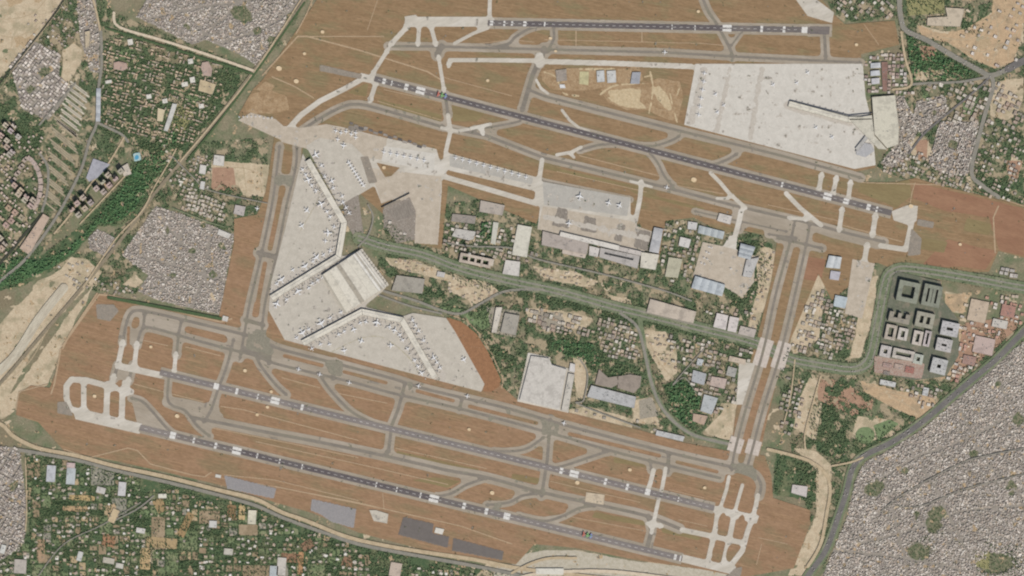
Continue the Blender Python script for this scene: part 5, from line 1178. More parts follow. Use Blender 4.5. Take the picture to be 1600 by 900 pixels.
for x, y, hd, k, l_ in [(494,242,150,'wide','big white airliner at the tip of the north-west pier'),(482,281,-20,'wide','white airliner west of the north-west pier, uppermost large one'),(494,298,-20,'narrow','white airliner on the west side of the north-west pier below the uppermost large one'),
  (502,319,-25,'wide','big white airliner at the elbow approach of the north-west pier'),(480,329,40,'mid','white airliner taxiing in the middle of the triangular apron'),(472,353,60,'mid','white airliner alone, low in the triangular apron'),
  (513,364,0,'wide','big white airliner nosed in at the bent waist of the north-west pier'),(509,377,5,'narrow','white airliner under the one at the pier waist'),(495,402,50,'wide','big white airliner in the lower corner of the triangular apron'),
  (477,416,60,'wide','white airliner along the lower arm of the north-west pier, middle'),(458,422,60,'narrow','white airliner along the lower arm of the north-west pier, left of middle'),(440,437,60,'wide','white airliner at the west end of the lower pier arm'),
  (508,276,160,'narrow','white airliner on the east side of the north-west pier, upper'),(519,283,155,'mid','white airliner on the east side of the north-west pier, second'),(521,294,155,'narrow','white airliner on the east side of the north-west pier, third'),(535,307,155,'narrow','white airliner on the east side of the north-west pier near the buff kerb'),
  (537,228,100,'mid','white airliner alone on the buff apron north-east of the pier tip'),
  (433,475,-70,'wide','big white airliner at the western corner of the terminal apron'),(466,455,-120,'wide','white airliner below the lower pier arm'),(483,450,-120,'narrow','white airliner beneath the lower pier arm, nearer the hall'),(502,505,60,'jumbo','largest white airliner, nosed to the south-east pier by the ribbed hall')]:
    place_plane(x, y, hd, k, l_, GATE1); PL.append((x, y))
for x, y, hd, k, l_ in [(473,520,60,'wide','white airliner on the outer side of the south-east pier, near its west end'),(464,528,60,'narrow','white airliner close to the west tip of the south-east pier'),(501,538,-120,'narrow','white airliner on the fan apron, leftmost'),(515,538,-110,'narrow','white airliner on the fan apron, second from the left'),
  (538,548,80,'mid','white airliner taxiing at the lower left of the fan apron'),(553,515,-110,'mid','white airliner below the rising arm of the south-east pier'),(589,504,-80,'wide','white airliner under the top arm of the south-east pier'),(617,516,-75,'mid','white airliner near the upper bend of the south-east pier'),
  (565,533,20,'mid','white airliner alone in the middle of the fan apron'),(611,540,0,'mid','white airliner taxiing right in the fan apron'),(637,545,-30,'narrow','white airliner inside the falling arm of the south-east pier, upper'),(648,563,-30,'narrow','white airliner inside the falling arm of the south-east pier, middle'),
  (659,583,-30,'mid','white airliner inside the falling arm of the south-east pier, lowest'),(662,532,150,'narrow','white airliner outside the falling arm of the south-east pier, upper'),(678,559,150,'mid','white airliner outside the falling arm of the south-east pier, middle'),(725,562,60,'mid','white airliner alone on the outer eastern apron')]:
    place_plane(x, y, hd, k, l_, GATE2); PL.append((x, y))
for i, (b_, n_, u_) in enumerate(JET):
    c = b_+n_*9.6
    if i >= J2 or any(math.hypot(c.x-x, c.y-y) < 8.5 for x, y in PL) or random.random() < 0.3: continue
    g = GATE1 if i < J1 else GATE2
    place_plane(c.x, c.y, math.degrees(math.atan2(-n_.y, -n_.x)), 'narrow', 'medium white airliner at the %s pier, %s one counted from the %s end' % (('north-west', ORD[min(i, 48)], 'north') if i < J1 else ('south-east', ORD[max(0, min(i-J1, 48))], 'west')), g+', standing at jet bridges'); PL.append((c.x, c.y))
TXG = 'airliners moving on the taxiways'
for x, y, hd, k, l_ in [(467,577,14,'narrow','white airliner on the lower southern taxiway, westernmost of three in a row'),(500,585,14,'narrow','white airliner on the lower southern taxiway, second of three in a row'),(546,598,14,'narrow','white airliner on the lower southern taxiway, third of three in a row'),
  (654,603,194,'narrow','white airliner on the upper southern taxiway at the fan apron corner'),(730,619,194,'narrow','white airliner on the upper southern taxiway under the brown strip'),(881,661,194,'narrow','white airliner on the southern taxiway below the great white hangar'),
  (1039,82,1,'narrow','white airliner on the taxiway under the top runway'),(1042,293,14,'narrow','white airliner on the taxiway under the slanted runway'),(402,326,100,'narrow','white airliner at the edge of the west corridor')]:
    place_plane(x, y, hd, k, l_, TXG)
MG_ = 'airliners on the middle apron'
for x, y, hd, k, l_ in [(906,307,-80,'wide','wide white airliner on the grey upper part of the middle apron'),(951,317,-70,'mid','white airliner on the middle apron, left of a close pair'),(968,321,-60,'mid','white airliner on the middle apron, right of a close pair'),(889,349,-85,'mid','white airliner beside the dark stand on the buff part of the middle apron')]:
    place_plane(x, y, hd, k, l_, MG_)
for i in range(9): place_plane(545+i*2.9, 254+i*4.6 if i < 8 else 290, 150, 'narrow', 'pale airliner in the slanting row by the pier tip, %s from the top' % ORD[i], 'parked row on the north-east pier apron')
for i in range(11): place_plane(712+i*11, 247+i*3.0, 100, 'narrow', 'pale airliner on the long light strip, %s from the left' % ORD[i], 'parked row on the long light strip')
for i in range(9): place_plane(374+i*6.4, 183-i*0.2+(i > 5)*3, 80, 'small', 'small pale aircraft in line at the western buff apron, %s from the left' % ORD[i], 'small aircraft at the western buff apron')
for i in range(7): place_plane(600+i*10.5, 238+i*2.2, 100, 'narrow', 'pale aircraft in the row on the bright apron, %s from the left' % ORD[i], 'row on the bright apron')
for i in range(9): place_plane([1108,1112,1104,1108,1100,1105,1096,1101,1142][i], [386,387,394,396,403,405,411,413,420][i], 14, 'small', 'small business jet in the column of pairs on the buff apron, %s from the top' % ORD[i], 'business jets on the buff apron')
for i, (x, y) in enumerate([(1121,176),(1118,148),(1131,165),(1208,133),(1262,114),(1245,130),(1101,115),(1100,128),(1098,141),(1096,154),(1094,167),(1092,180),(1300,215),(1275,200)]):
    place_plane(x, y, 10 if i > 5 and i < 12 else 60, 'narrow', 'pale airliner parked on the large white apron, %d metres from its north-west corner' % (round(math.hypot(x-1087, y-100)*M5/10)*10), 'airliners on the large white apron')
for i, (x, y) in enumerate([(525,205),(533,208),(541,206),(549,210),(556,208),(528,218),(556,215)]):
    place_plane(x, y, 100, 'narrow', 'white aircraft on the buff cargo apron in the north-west, %s of seven' % ORD[i], 'aircraft on the buff cargo apron')
VP = None
for i, (b_, n_, u_) in enumerate(JET[:J2]):
    for s in (-1, 1):
        if random.random() < .35: continue
        c = b_+n_*random.uniform(2.5, 15)+u_*s*random.uniform(3.6, 4.6); 
        if VP is None:
            o = VP = empty('service_truck', (0, 0, 0)); MB().box(-1, 0, 9, 4, .8, 4.6).build('cargo_box', mat('truck_white', (226,224,218)), o); MB().box(5, 0, 2.6, 3.6, .8, 3.4).build('cab', mat('truck_cab', (150,120,80)), o); MB().box(1, 0, 11, 3.4, 0, .8).build('chassis', ACE, o)
        else:
            o = VP.copy(); COL.objects.link(o)
            for ch in VP.children: q = ch.copy(); COL.objects.link(q); q.parent = o
        o.location = W(c.x, c.y, ZL[0]+.02); o.rotation_euler = (0, 0, random.uniform(0, 6.28))
        tag(o, 'white service truck by stand %s of the %s pier, %s the jet bridge' % (ORD[min(i if i < J1 else i-J1, 48)], 'north-west' if i < J1 else 'south-east', 'before' if s < 0 else 'after'), 'truck', 'service trucks round the %s pier' % ('north-west' if i < J1 else 'south-east'))
# two airliners rolling on runways, red, green and blue sensor ghosts painted on
def tricolour(x, y, hd, label):
    L = 96; t = empty('aircraft', W(x, y, ZL[0]+0.02), -R(hd)); t.scale = (.85, .85, .85); z = 5.5; r = 4.6; V, F = fuselage(L, r, 16)
    cols = [lin((190,120,106)), lin((132,172,118)), lin((136,146,188))]; P = []
    for f in F:
        xm = sum(V[i][0] for i in f)/len(f); P.append(cols[0] if xm < -L/6 else cols[1] if xm < L/6 else cols[2])
    tag(t, label, 'aircraft'); mesh_obj('fuselage', [(a, b, c+z) for a, b, c in V], F, [PAINT], t, paint=P)
    for s in (-1, 1):
        V, F = slab([(L*.14, s*2, -1), (-L*.0, s*24, 1), (-L*.08, s*24, 1), (-L*.10, s*2, -1)], z, 1.6); mesh_obj('wing', V, F if s > 0 else [f[::-1] for f in F], [PAINT], t, paint=[cols[1]]*len(F))
        V, F = slab([(-L*.26, s*1, 2), (-L*.38, s*24, 3), (-L*.48, s*24, 3), (-L*.46, s*1, 2)], z, 1); mesh_obj('tailplane', V, F if s > 0 else [f[::-1] for f in F], [PAINT], t, paint=[cols[0]]*len(F))
        V, F = slab([(L*.46, s*2, 0), (L*.38, s*22, 0), (L*.26, s*22, 0), (L*.24, s*2, 0)], z, 1); mesh_obj('ghost_foreplane', V, F if s > 0 else [f[::-1] for f in F], [PAINT], t, paint=[cols[2]]*len(F))  # extra plane added only to carry the blue colour ghost
        mesh_obj('landing_gear', *(lambda b: (b.V, b.F))(MB().box(-3, s*5, 1.4, 1, 0, z)), [ACE], t)
    V, F = slab([(-L*.36, 0, 3), (-L*.46, 0, 15), (-L*.5, 0, 15), (-L*.47, 0, 3)], z, .7, 'y'); mesh_obj('fin', V, F, [PAINT], t, paint=[cols[0]]*len(F))
tricolour(691, 149, 14.6, 'aircraft with painted red, green and blue sensor ghosts on the slanted northern runway at its first crossing')
tricolour(918, 836, 13.6, 'aircraft with painted red, green and blue sensor ghosts on the lowest southern runway')

# ================================================================ HOUSES AND TREES
ROOFS = [(199, 190, 177), (187, 177, 166), (209, 199, 187), (176, 167, 156), (219, 210, 197), (195, 181, 167), (181, 172, 162), (202, 186, 170), (166, 157, 147), (224, 216, 204), (191, 182, 171), (161, 152, 142)]
WALLC = lin((168,159,149))
HOUSES = []                                  # (x, y, w, d, ang, h, roof, zone)
def inside(A, x, y):
    gx, gy = int((x+MG)*G), int((y+MG)*G); return 0 <= gx < GW and 0 <= gy < GH and bool(A[gy, gx])
def free(x, y, r):
    for dx, dy in ((0, 0), (r, 0), (-r, 0), (0, r), (0, -r)):
        if inside(OCC, x+dx, y+dy): return False
    return True
def estate(poly, zone, sx, sy, ang, wr, dr, hr, pal=ROOFS, skip=0.05, jit=0.15, street=0, bend=0.0, rows=False, patch=False):
    T_ = blank(); fill(T_, poly); xs = [p[0] for p in poly]; ys = [p[1] for p in poly]; cx, cy = (min(xs)+max(xs))/2, (min(ys)+max(ys))/2
    Rr = math.hypot(max(xs)-min(xs), max(ys)-min(ys))/2; c, s = math.cos(R(ang)), math.sin(R(ang)); j = int(-Rr/sy)
    x0, x1 = max(min(xs), -MG), min(max(xs), 1600+MG)
    while j*sy < Rr:
        i = int(-Rr/sx)
        while i*sx < Rr:
            u, v = i*sx+random.uniform(-jit, jit)*sx, j*sy+random.uniform(-jit, jit)*sy; ii, jj = i, j; i += 1
            if street and (ii % street == 0 or jj % (street+2) == 0) and random.random() < 0.8: continue
            if random.random() < skip: continue
            aa = bend*math.sin(u/70+v/90); x = cx+u*c-v*s+aa*12; y = cy+u*s+v*c+aa*9
            if not inside(T_, x, y) or not (-15 < x < 1615 and -15 < y < 915): continue
            if not free(x, y, 1.2): continue
            w_, d_ = random.uniform(*wr), random.uniform(*dr); base = random.choice(pal); k = random.uniform(0.90, 1.07)
            if patch:
                gy, gx = int((y+MG)*G), int((x+MG)*G)
                if abs(NZ[2][gy, gx]-0.5) < 0.013 or abs(NZ[0][gy, gx]-0.47) < 0.008: continue
                q_ = int(NZ[1][gy, gx]*14); aa2 = ang+(q_*37 % 60)-30; k *= 0.9+0.2*float(NZ[0][gy, gx]); big_ = random.random() < 0.05
                HOUSES.append((x, y, w_*(1.7 if big_ else 1), d_*(1.4 if big_ else 1), aa2, random.uniform(*hr), tuple(min(250, q*k) for q in base), zone)); continue
            HOUSES.append((x, y, w_, d_, ang+math.degrees(bend*0.5*math.sin(u/70+v/90))+random.choice((0, 0, 0, 90) if not rows else (0,)), random.uniform(*hr), tuple(min(250, q*k) for q in base), zone))
        j += 1
estate(URB['ring'], 'ring', 2.7, 2.5, -28, (1.6, 2.9), (1.5, 2.6), (3.5, 8.5), skip=0.05, street=0, bend=0.5, jit=0.36, patch=True)
estate(URB['west'], 'west', 2.6, 2.5, 24, (1.6, 2.8), (1.5, 2.5), (3.5, 8), skip=0.05, street=0, bend=0.35, jit=0.36, patch=True)
estate(URB['top'], 'top', 2.8, 2.7, 27, (1.6, 3.0), (1.5, 2.7), (3.5, 8.5), skip=0.07, street=0, bend=0.2, jit=0.36, patch=True)
estate(URB['hamlet'], 'hamlet', 2.4, 2.3, 30, (1.5, 2.4), (1.4, 2.2), (5, 9), bend=0.3)
estate(URB['gate'], 'gate', 2.7, 2.7, -18, (1.6, 2.8), (1.6, 2.6), (6, 12), street=6)
estate(URB['strip'], 'strip', 3.4, 3.4, 60, (2, 3.6), (1.8, 3), (5, 12), skip=0.2)
estate(URB['fan'], 'fan', 3.0, 2.8, 20, (1.8, 3.2), (1.6, 2.8), (6, 12), skip=0.15)
estate(URB['yard'], 'yard', 5, 4.6, 38, (3, 5.2), (2.6, 4.2), (5, 11), skip=0.2, pal=[(206,196,184),(182,172,160),(220,210,198),(160,150,140)])
estate(URB['slope'], 'slope', 3.2, 3.0, 30, (1.8, 3.4), (1.8, 3), (6, 12), skip=0.1, street=7)
estate(URB['north'], 'north', 3.4, 3.2, 60, (1.8, 3.2), (1.6, 3), (6, 12), skip=0.4)
MIXP = [(184,174,158),(198,189,174),(166,156,142),(212,205,192),(176,158,142),(158,150,138),(188,170,150)]
estate([(160,62),(200,55),(270,78),(340,98),(350,118),(340,165),(300,225),(270,222),(160,200)], 'colony', 6.5, 5.5, 16, (3.6, 6.2), (1.7, 2.5), (9, 12), pal=[(196,172,146),(184,162,138),(204,184,158),(160,148,130),(178,166,148)], skip=0.24, street=6, rows=False)
estate([(295,298),(355,318),(352,346),(290,330)], 'lines', 6.2, 6.2, 18, (3.5, 5.2), (3.1, 4.4), (8, 12), pal=[(206,196,180),(190,180,164)], skip=0.1)
estate([(235,195),(262,262),(290,320),(270,325),(320,345),(340,350)], 'lines', 7.5, 6.2, 20, (3.4, 6.5), (2.6, 3.9), (6, 10), pal=MIXP, skip=0.4)
estate([(262,268),(320,240),(330,250),(325,300),(280,298),(262,285)], 'lines', 5.8, 5.5, 20, (2.7, 5.2), (2.6, 3.9), (5, 9), pal=MIXP, skip=0.3)
estate([(935,495),(990,505),(1000,560),(950,560),(930,520)], 'central', 6.5, 6.2, 15, (3.4, 6.5), (2.9, 5.2), (7, 14), pal=MIXP, skip=0.25)
estate([(835,505),(930,510),(935,525),(860,520)], 'central', 6.9, 6.2, 14, (3.4, 6.5), (2.9, 5.2), (7, 14), pal=MIXP, skip=0.35)
estate([(820,480),(905,490),(930,505),(915,515),(850,512),(825,500)], 'central', 7.5, 6.9, 14, (4.1, 7.8), (3.9, 6.5), (7, 12), pal=MIXP, skip=0.4)
estate([(1040,520),(1180,545),(1160,620),(1120,650),(1080,600),(1045,560)], 'central', 7.5, 6.9, 14, (3.4, 7.8), (2.9, 5.2), (7, 14), pal=MIXP, skip=0.35)
estate([(600,330),(720,345),(800,350),(850,410),(790,405),(700,390),(600,360)], 'central', 6.9, 6.2, 14, (3.4, 6.5), (2.9, 5.2), (7, 14), pal=MIXP, skip=0.4)
estate([(1030,345),(1095,350),(1080,440),(1035,440)], 'central', 7.5, 6.9, 14, (3.4, 6.5), (2.9, 5.2), (7, 12), pal=MIXP, skip=0.45)
estate([(900,640),(1010,655),(1090,690),(1020,678),(900,650)], 'central', 7.5, 6.9, 14, (3.4, 6.5), (2.9, 5.2), (5, 9), pal=MIXP, skip=0.55)
estate([(1160,480),(1185,490),(1182,510),(1100,495),(1110,470)], 'central', 7.5, 6.9, 14, (3.4, 6.5), (2.9, 5.2), (7, 12), pal=MIXP, skip=0.5)
estate([(1258,470),(1310,440),(1340,500),(1335,540),(1300,560),(1235,545)], 'central', 6.2, 6.2, 14, (3.0, 6.5), (2.9, 5.2), (6, 11), pal=MIXP, skip=0.3)
estate([(1226,590),(1258,590),(1250,660),(1232,680),(1215,670)], 'central', 7.5, 6.9, 14, (3.4, 6.5), (2.9, 5.2), (7, 12), pal=MIXP, skip=0.3)
estate([(1500,470),(1600,455),(1600,500),(1540,560),(1490,600),(1470,600),(1500,540)], 'central', 7.5, 6.2, 14, (3.4, 7.2), (2.9, 5.2), (7, 12), pal=[(190,150,132),(206,190,170),(214,206,196)], skip=0.5)
estate([(1380,600),(1470,600),(1480,640),(1440,640)], 'central', 7.5, 6.2, 14, (3.4, 6.5), (2.9, 5.2), (7, 12), pal=MIXP, skip=0.6)
estate([(1350,88),(1408,80),(1430,150),(1400,148),(1352,145)], 'east', 6.2, 5.8, 2, (3.2, 6.5), (2.9, 5.2), (7, 12), pal=[(190,170,156),(206,196,184),(160,140,130),(214,208,200)], skip=0.25)
estate([(1380,255),(1420,220),(1450,250),(1500,270),(1520,300),(1480,300),(1440,275),(1380,270)], 'east', 5.2, 5.0, 20, (3.0, 5.2), (2.6, 4.4), (6, 12), pal=MIXP, skip=0.3)
estate([(1440,130),(1560,125),(1600,160),(1600,200),(1500,200),(1480,185)], 'east', 8.1, 7.5, 24, (4.1, 7.8), (3.4, 6.5), (7, 12), pal=MIXP, skip=0.35)
estate([(1500,205),(1600,200),(1600,330),(1530,300)], 'east', 6.9, 6.5, 24, (3.2, 5.7), (2.6, 4.4), (7, 12), pal=MIXP, skip=0.55)
estate([(1300,0),(1400,0),(1400,28),(1320,28)], 'east', 7.5, 6.2, 40, (3.4, 7.8), (2.9, 5.2), (7, 12), pal=MIXP, skip=0.5)
estate([(1440,30),(1600,0),(1600,100),(1560,105),(1500,75)], 'east', 11.2, 10.0, 24, (3.5, 7.8), (2.9, 5.2), (5, 10), pal=[(206,190,166),(214,206,196),(190,180,170)], skip=0.55)
estate([(1560,410),(1600,420),(1600,450),(1560,440)], 'east', 7.5, 7.5, 10, (5.4, 7.8), (4.5, 6.5), (7, 10), pal=[(206,200,190),(190,184,176)], skip=0.2)
estate([(40,30),(110,0),(140,0),(140,60),(110,70),(90,80),(60,70)], 'north', 6, 5.6, 40, (2.4, 4.5), (2, 3.4), (6, 10), pal=MIXP, skip=0.6)
estate([(-10,200),(60,210),(110,250),(60,330),(30,400),(-10,440)], 'west_edge', 6, 5.6, 40, (2.6, 4.5), (2, 3.6), (8, 18), pal=[(196,176,158),(206,190,176)], skip=0.62)
estate([(300,0),(395,0),(480,-30),(440,40)], 'top', 5, 5, 27, (2, 3), (2, 3), (6, 12), skip=0.6)
estate([(90,415),(130,410),(160,440),(220,440),(215,470),(150,452),(110,450)], 'yard', 6, 6, 30, (2.4, 5), (2, 4), (5, 9), pal=MIXP, skip=0.6)
for pl_ in ([(700,430),(760,440),(780,455),(745,475),(700,455)], [(830,415),(900,425),(935,440),(920,450),(850,435)], [(600,402),(655,408),(700,430),(640,425)], [(1004,515),(1040,518),(1058,580),(1020,560)], [(842,487),(876,489),(884,505),(845,512)], [(1500,505),(1590,492),(1512,580),(1490,590)], [(1190,385),(1215,392),(1178,520),(1165,500)]):
    estate(pl_, 'central', 6.5, 5.5, 14, (2, 5.5), (1.8, 4), (3, 8), pal=[(188,166,142),(206,192,170),(170,158,142),(160,140,118),(196,176,150)], skip=0.5, jit=0.35)
# a house or two in each garden plot
for (x0, y0, x1, y1, k) in PLOTK:
    n = {'house': 3, 'lawn': 1, 'dark': 1, 'grey': 3, 'tan': 1, 'none': 2, 'brown': 0}[k]
    for _ in range(n):
        x, y = random.uniform(x0+2, x1-2), random.uniform(y0+2, y1-2)
        if -10 < x < 1610 and y < 912 and inside(FARM, x, y) and free(x, y, 2) and not inside(FIXM, x, y) and random.random() < 0.75:
            base = random.choice(MIXP+[(226,222,212)]); HOUSES.append((x, y, random.uniform(2.4, 5.6), random.uniform(2, 4.4), random.choice((3, 3, 3, 20, -30)), random.uniform(5, 9), base, 'gardens'))
random.shuffle(HOUSES)
hm = blank()
for h_ in HOUSES: stroke(hm, [(h_[0], h_[1]), (h_[0]+0.01, h_[1])], min(h_[2], h_[3])*0.8)
HOUSEM = hm
vis = [h_ for h_ in HOUSES if 4 < h_[0] < 1596 and 4 < h_[1] < 896]
vis.sort(key=lambda q: -q[2]*q[3]*(1.0 if q[7] in ('central', 'east', 'gardens', 'lines', 'colony') else 1.1))
SOLO = vis[:290]; solo = set(id(h_) for h_ in SOLO); REST = [h_ for h_ in HOUSES if id(h_) not in solo]
def house_mesh(b, x, y, w_, d_, ang, h, rc, ox=0, oy=0, fine=False):
    a_ = -R(ang); X, Y = ((x-ox)*M5, -(y-oy)*M5); wc = tuple(q*random.uniform(0.8, 1.15) for q in WALLC[:3])+(1,); rcl = lin(rc)
    b.box(X, Y, w_*M5, d_*M5, -1, h, a_, wc, rcl)
    if fine or random.random() < 0.35:
        u, v = w_*M5*random.uniform(-.3, .3), d_*M5*random.uniform(-.3, .3)
        b.box(X+u*math.cos(a_)-v*math.sin(a_), Y+u*math.sin(a_)+v*math.cos(a_), min(5, w_*1.6), min(4.5, d_*1.6), h, h+2.6, a_, wc, lin(random.choice(ROOFS)))
ZT = {'ring': 'in the dense grey quarter east of the ring road', 'west': 'in the dense quarter between the railway and the west taxiways', 'top': 'in the dense quarter at the top left', 'hamlet': 'in the small village at the forest edge',
      'gate': 'in the packed block west of the north-east avenue', 'strip': 'in the strip behind the square eastern terminal', 'fan': 'on the slope below the eastern avenue junction', 'yard': 'in the pale crowded yard left of the sand pit',
      'slope': 'in the dense corner left of the farm plots', 'north': 'near the sand field in the north-west', 'colony': 'in the walled green colony', 'lines': 'in the housing lines west of the west corridor', 'central': 'in the green middle district between the aprons',
      'east': 'in the mixed north-eastern district', 'west_edge': 'by the western tower clusters', 'gardens': 'among the farm plots south of the perimeter road'}
MARKS = [(210,245,'the oval pool'),(150,300,'the double row of towers'),(250,220,'the colony gate road'),(60,420,'the lower end of the forest belt'),(10,430,'the canal by the forest foot'),(35,445,'the forest foot'),(110,395,'the goods yard head'),(200,320,'the middle of the forest belt'),(160,365,'the forest-edge village'),
 (20,220,'the left edge towers'),(60,130,'the pale crowded yard'),(125,90,'the sand pit'),(20,60,'the north-west sand field'),(185,100,'the pink oval school'),(240,110,'the middle of the walled colony'),(287,185,'the colony playing field'),(325,110,'the pink stepped school'),
 (250,20,'the tan road head'),(340,30,'the middle of the top-left quarter'),(440,20,'the railway top'),(380,90,'the pale road crossing'),(350,280,'the beige exercise yard'),(230,390,'the village rail crossing'),(300,400,'the heart of the western quarter'),(310,460,'the hedge by the southern airfield'),
 (20,760,'the lower left dense corner'),(80,740,'the pair of blue-white warehouses'),(160,760,'the pale grey upright warehouse'),(100,850,'the lower left orchards'),(220,830,'the round garden'),(300,800,'the scrub triangle'),(300,870,'the middle of the farm plots'),(395,810,'the cream upright warehouse'),(370,880,'the stepped white houses'),
 (450,870,'the long white upright shed'),(500,850,'the brick-red plots'),(560,880,'the eastern farm plots'),(620,885,'the pinkish bottom house cluster'),(700,895,'the bottom perimeter bend'),(660,390,'the red-soil works'),(743,407,'the white oval hotel'),(670,450,'the grey office roof'),(760,360,'the dark green plot'),(815,377,'the upright warehouse'),
 (790,500,'the loop-road hotel'),(870,495,'the central sandy lots'),(900,545,'the park wood'),(960,520,'the houses west of the link road'),(965,600,'the winged pavilions'),(860,460,'the middle boulevard'),(900,420,'the grey terminal row'),(1050,410,'the green-beige warehouse'),(1050,485,'the long beige warehouse'),(1110,460,'the three-bay hangar'),
 (1130,505,'the white cargo sheds'),(1060,630,'the round wood'),(1090,580,'the works halls'),(1140,600,'the bridge corridor'),(1190,430,'the blue-grey hangar grove'),(1260,470,'the plots east of the corridor'),(1280,540,'the loop-road bend'),(1240,620,'the narrow plots below the loop road'),(1300,660,'the brick-red field'),(1350,680,'the round lawn'),
 (1240,750,'the white club house'),(1400,660,'the ring road inner bank'),(1370,740,'the ring road bend'),(1330,820,'the western edge by the ring road'),(1400,850,'the lower ring road houses'),(1460,820,'the small quarter parks'),(1560,870,'the corner playing field'),(1450,740,'the slanting lane'),(1560,720,'the east end of the slanting lane'),(1540,640,'the upper ring road houses'),(1580,800,'the right edge'),
 (1500,480,'the wide site deck'),(1560,540,'the red-soil triangle'),(1580,430,'the airfield south-east corner'),(1375,115,'the three small hangars'),(1330,15,'the top runway end'),(1440,90,'the red pit in the green triangle'),(1500,110,'the avenue junction'),(1430,20,'the striped playing field'),(1540,50,'the north-east building site'),(1480,165,'the packed block by the avenue'),
 (1440,230,'the pink clearing'),(1500,240,'the avenue slope'),(1410,240,'the slanting concourse'),(1570,190,'the beige school yard'),(1580,280,'the far right clearing')]
def near(x, y):
    m_ = min(MARKS, key=lambda m_: (m_[0]-x)**2+(m_[1]-y)**2); dx, dy = x-m_[0], y-m_[1]; d_ = math.hypot(dx, dy)
    if d_ < 4: return 'at '+m_[2]
    return ('just ' if d_ < 14 else '' if d_ < 26 else 'well ')+['east', 'south-east', 'south', 'south-west', 'west', 'north-west', 'north', 'north-east'][int((math.degrees(math.atan2(dy, dx))+382.5) // 45) % 8]+' of '+m_[2]
def shade(c):
    m_ = sum(c)/3; wm_ = c[0]-c[2]
    s_ = 'whitish' if m_ > 205 else 'pale' if m_ > 182 else 'mid-grey' if m_ > 158 else 'dark grey'
    return s_+(' pinkish' if wm_ > 34 and m_ < 206 else '')
for x, y, w_, d_, ang, h, rc, z in SOLO:
    t = empty('house', W(x, y, 0), -R(ang)); wc = tuple(q*random.uniform(0.8, 1.15) for q in WALLC[:3])+(1,)
    lw, ld = w_*M5, d_*M5; sz = 'large' if w_*d_ > 17 else 'mid-sized'
    shp = 'long' if max(w_, d_) > 1.9*min(w_, d_) else 'square'
    tag(t, '%s %s house, %s roof, %s' % (sz, shp, shade(rc), near(x, y)), 'house', 'houses '+ZT[z])
    b = MB(); b.prism([(-lw/2, -ld/2), (lw/2, -ld/2), (lw/2, ld/2), (-lw/2, ld/2)], -1, h, False, wc)
    for dx, dy, a_, c_ in ((0, ld/2-.3, lw, .6), (0, -ld/2+.3, lw, .6), (-lw/2+.3, 0, .6, ld-1.2), (lw/2-.3, 0, .6, ld-1.2)): b.box(dx, dy, a_, c_, h-.8, h+.6, 0, wc)
    b.build('wall', PAINT, t, True); MB().box(0, 0, lw-1.2, ld-1.2, h-.9, h-.6, 0, lin(rc)).build('roof', PAINT, t, True)
    MB().box(lw*.2, ld*.1, min(6, lw*.3), min(4, ld*.35), h-.6, h+2.4, 0, wc, lin(random.choice(ROOFS))).build('stair_head', PAINT, t, True)
b = MB()
for h_ in REST: house_mesh(b, *h_[:7], ox=800, oy=450)
o = b.build('dense_housing', PAINT, None, True); o['kind'] = 'stuff'; o['label'] = 'thousands of small flat-roofed houses of the dense quarters and villages'; o['category'] = 'houses'
print('houses', len(HOUSES))

# ---- trees
def icos():
    p = (1+5**.5)/2; V = np.array([(-1,p,0),(1,p,0),(-1,-p,0),(1,-p,0),(0,-1,p),(0,1,p),(0,-1,-p),(0,1,-p),(p,0,-1),(p,0,1),(-p,0,-1),(-p,0,1)], float); V /= np.linalg.norm(V[0])
    F = np.array([(0,11,5),(0,5,1),(0,1,7),(0,7,10),(0,10,11),(1,5,9),(5,11,4),(11,10,2),(10,7,6),(7,1,8),(3,9,4),(3,4,2),(3,2,6),(3,6,8),(3,8,9),(4,9,5),(2,4,11),(6,2,10),(8,6,7),(9,8,1)]); return V, F
IV, IF = icos()
def crown(nb, seed):
    """several leaf clumps round a centre, unit radius"""
    r_ = np.random.default_rng(seed); VV, FF, SH_ = [], [], []
    for k in range(nb):
        a_ = r_.uniform(0, 6.283); q = 0 if k == 0 else r_.uniform(.35, .7); s_ = .62 if k == 0 else r_.uniform(.28, .5); V = IV*s_*(1+r_.uniform(-.22, .22, (12, 1)))
        V[:, 2] *= .8; V += (q*math.cos(a_), q*math.sin(a_), r_.uniform(-.15, .3) if k else .1); FF.append(IF+len(VV)*12); VV.append(V); SH_ += [r_.uniform(.75, 1.3)]*20
    return np.concatenate(VV), np.concatenate(FF), np.array(SH_)
SMALLC = [crown(2, i) for i in range(6)]; BIGC = [crown(14, 50+i) for i in range(6)]
GREENS = [(92,110,76),(78,98,68),(104,120,84),(84,104,72),(118,128,92),(68,88,62),(110,118,86)]
TREES = []
def plant(poly, zone, sp, rr, keep=1.0, cols=GREENS, clump=0.0, T_=None):
    if T_ is None:
        T_ = blank(); fill(T_, poly)
    T_ = T_ & ~OCC
    if clump: T_ = T_ & (NZ[1] > clump)
    ys, xs = np.where(T_)
    if len(ys) == 0: return
    n = int(len(ys)/G/G/(sp*sp)*keep); idx = RNG.integers(0, len(ys), n)
    for i in idx:
        x, y = xs[i]/G-MG+RNG.uniform(-.4, .4), ys[i]/G-MG+RNG.uniform(-.4, .4)
        if -10 < x < 1610 and -10 < y < 910 and not inside(HOUSEM, x, y): TREES.append((x, y, float(RNG.uniform(*rr)), cols[int(RNG.integers(len(cols)))], zone))
FORC = [(88,122,82),(96,130,86),(82,114,78),(102,132,90)]
for g in GREEN: plant(g, 'green', 2.2, (3.5, 7.5), 0.6, clump=0.38)
for g in LUSH: plant(g, 'forest', 1.9, (4, 8), 0.62, cols=FORC)
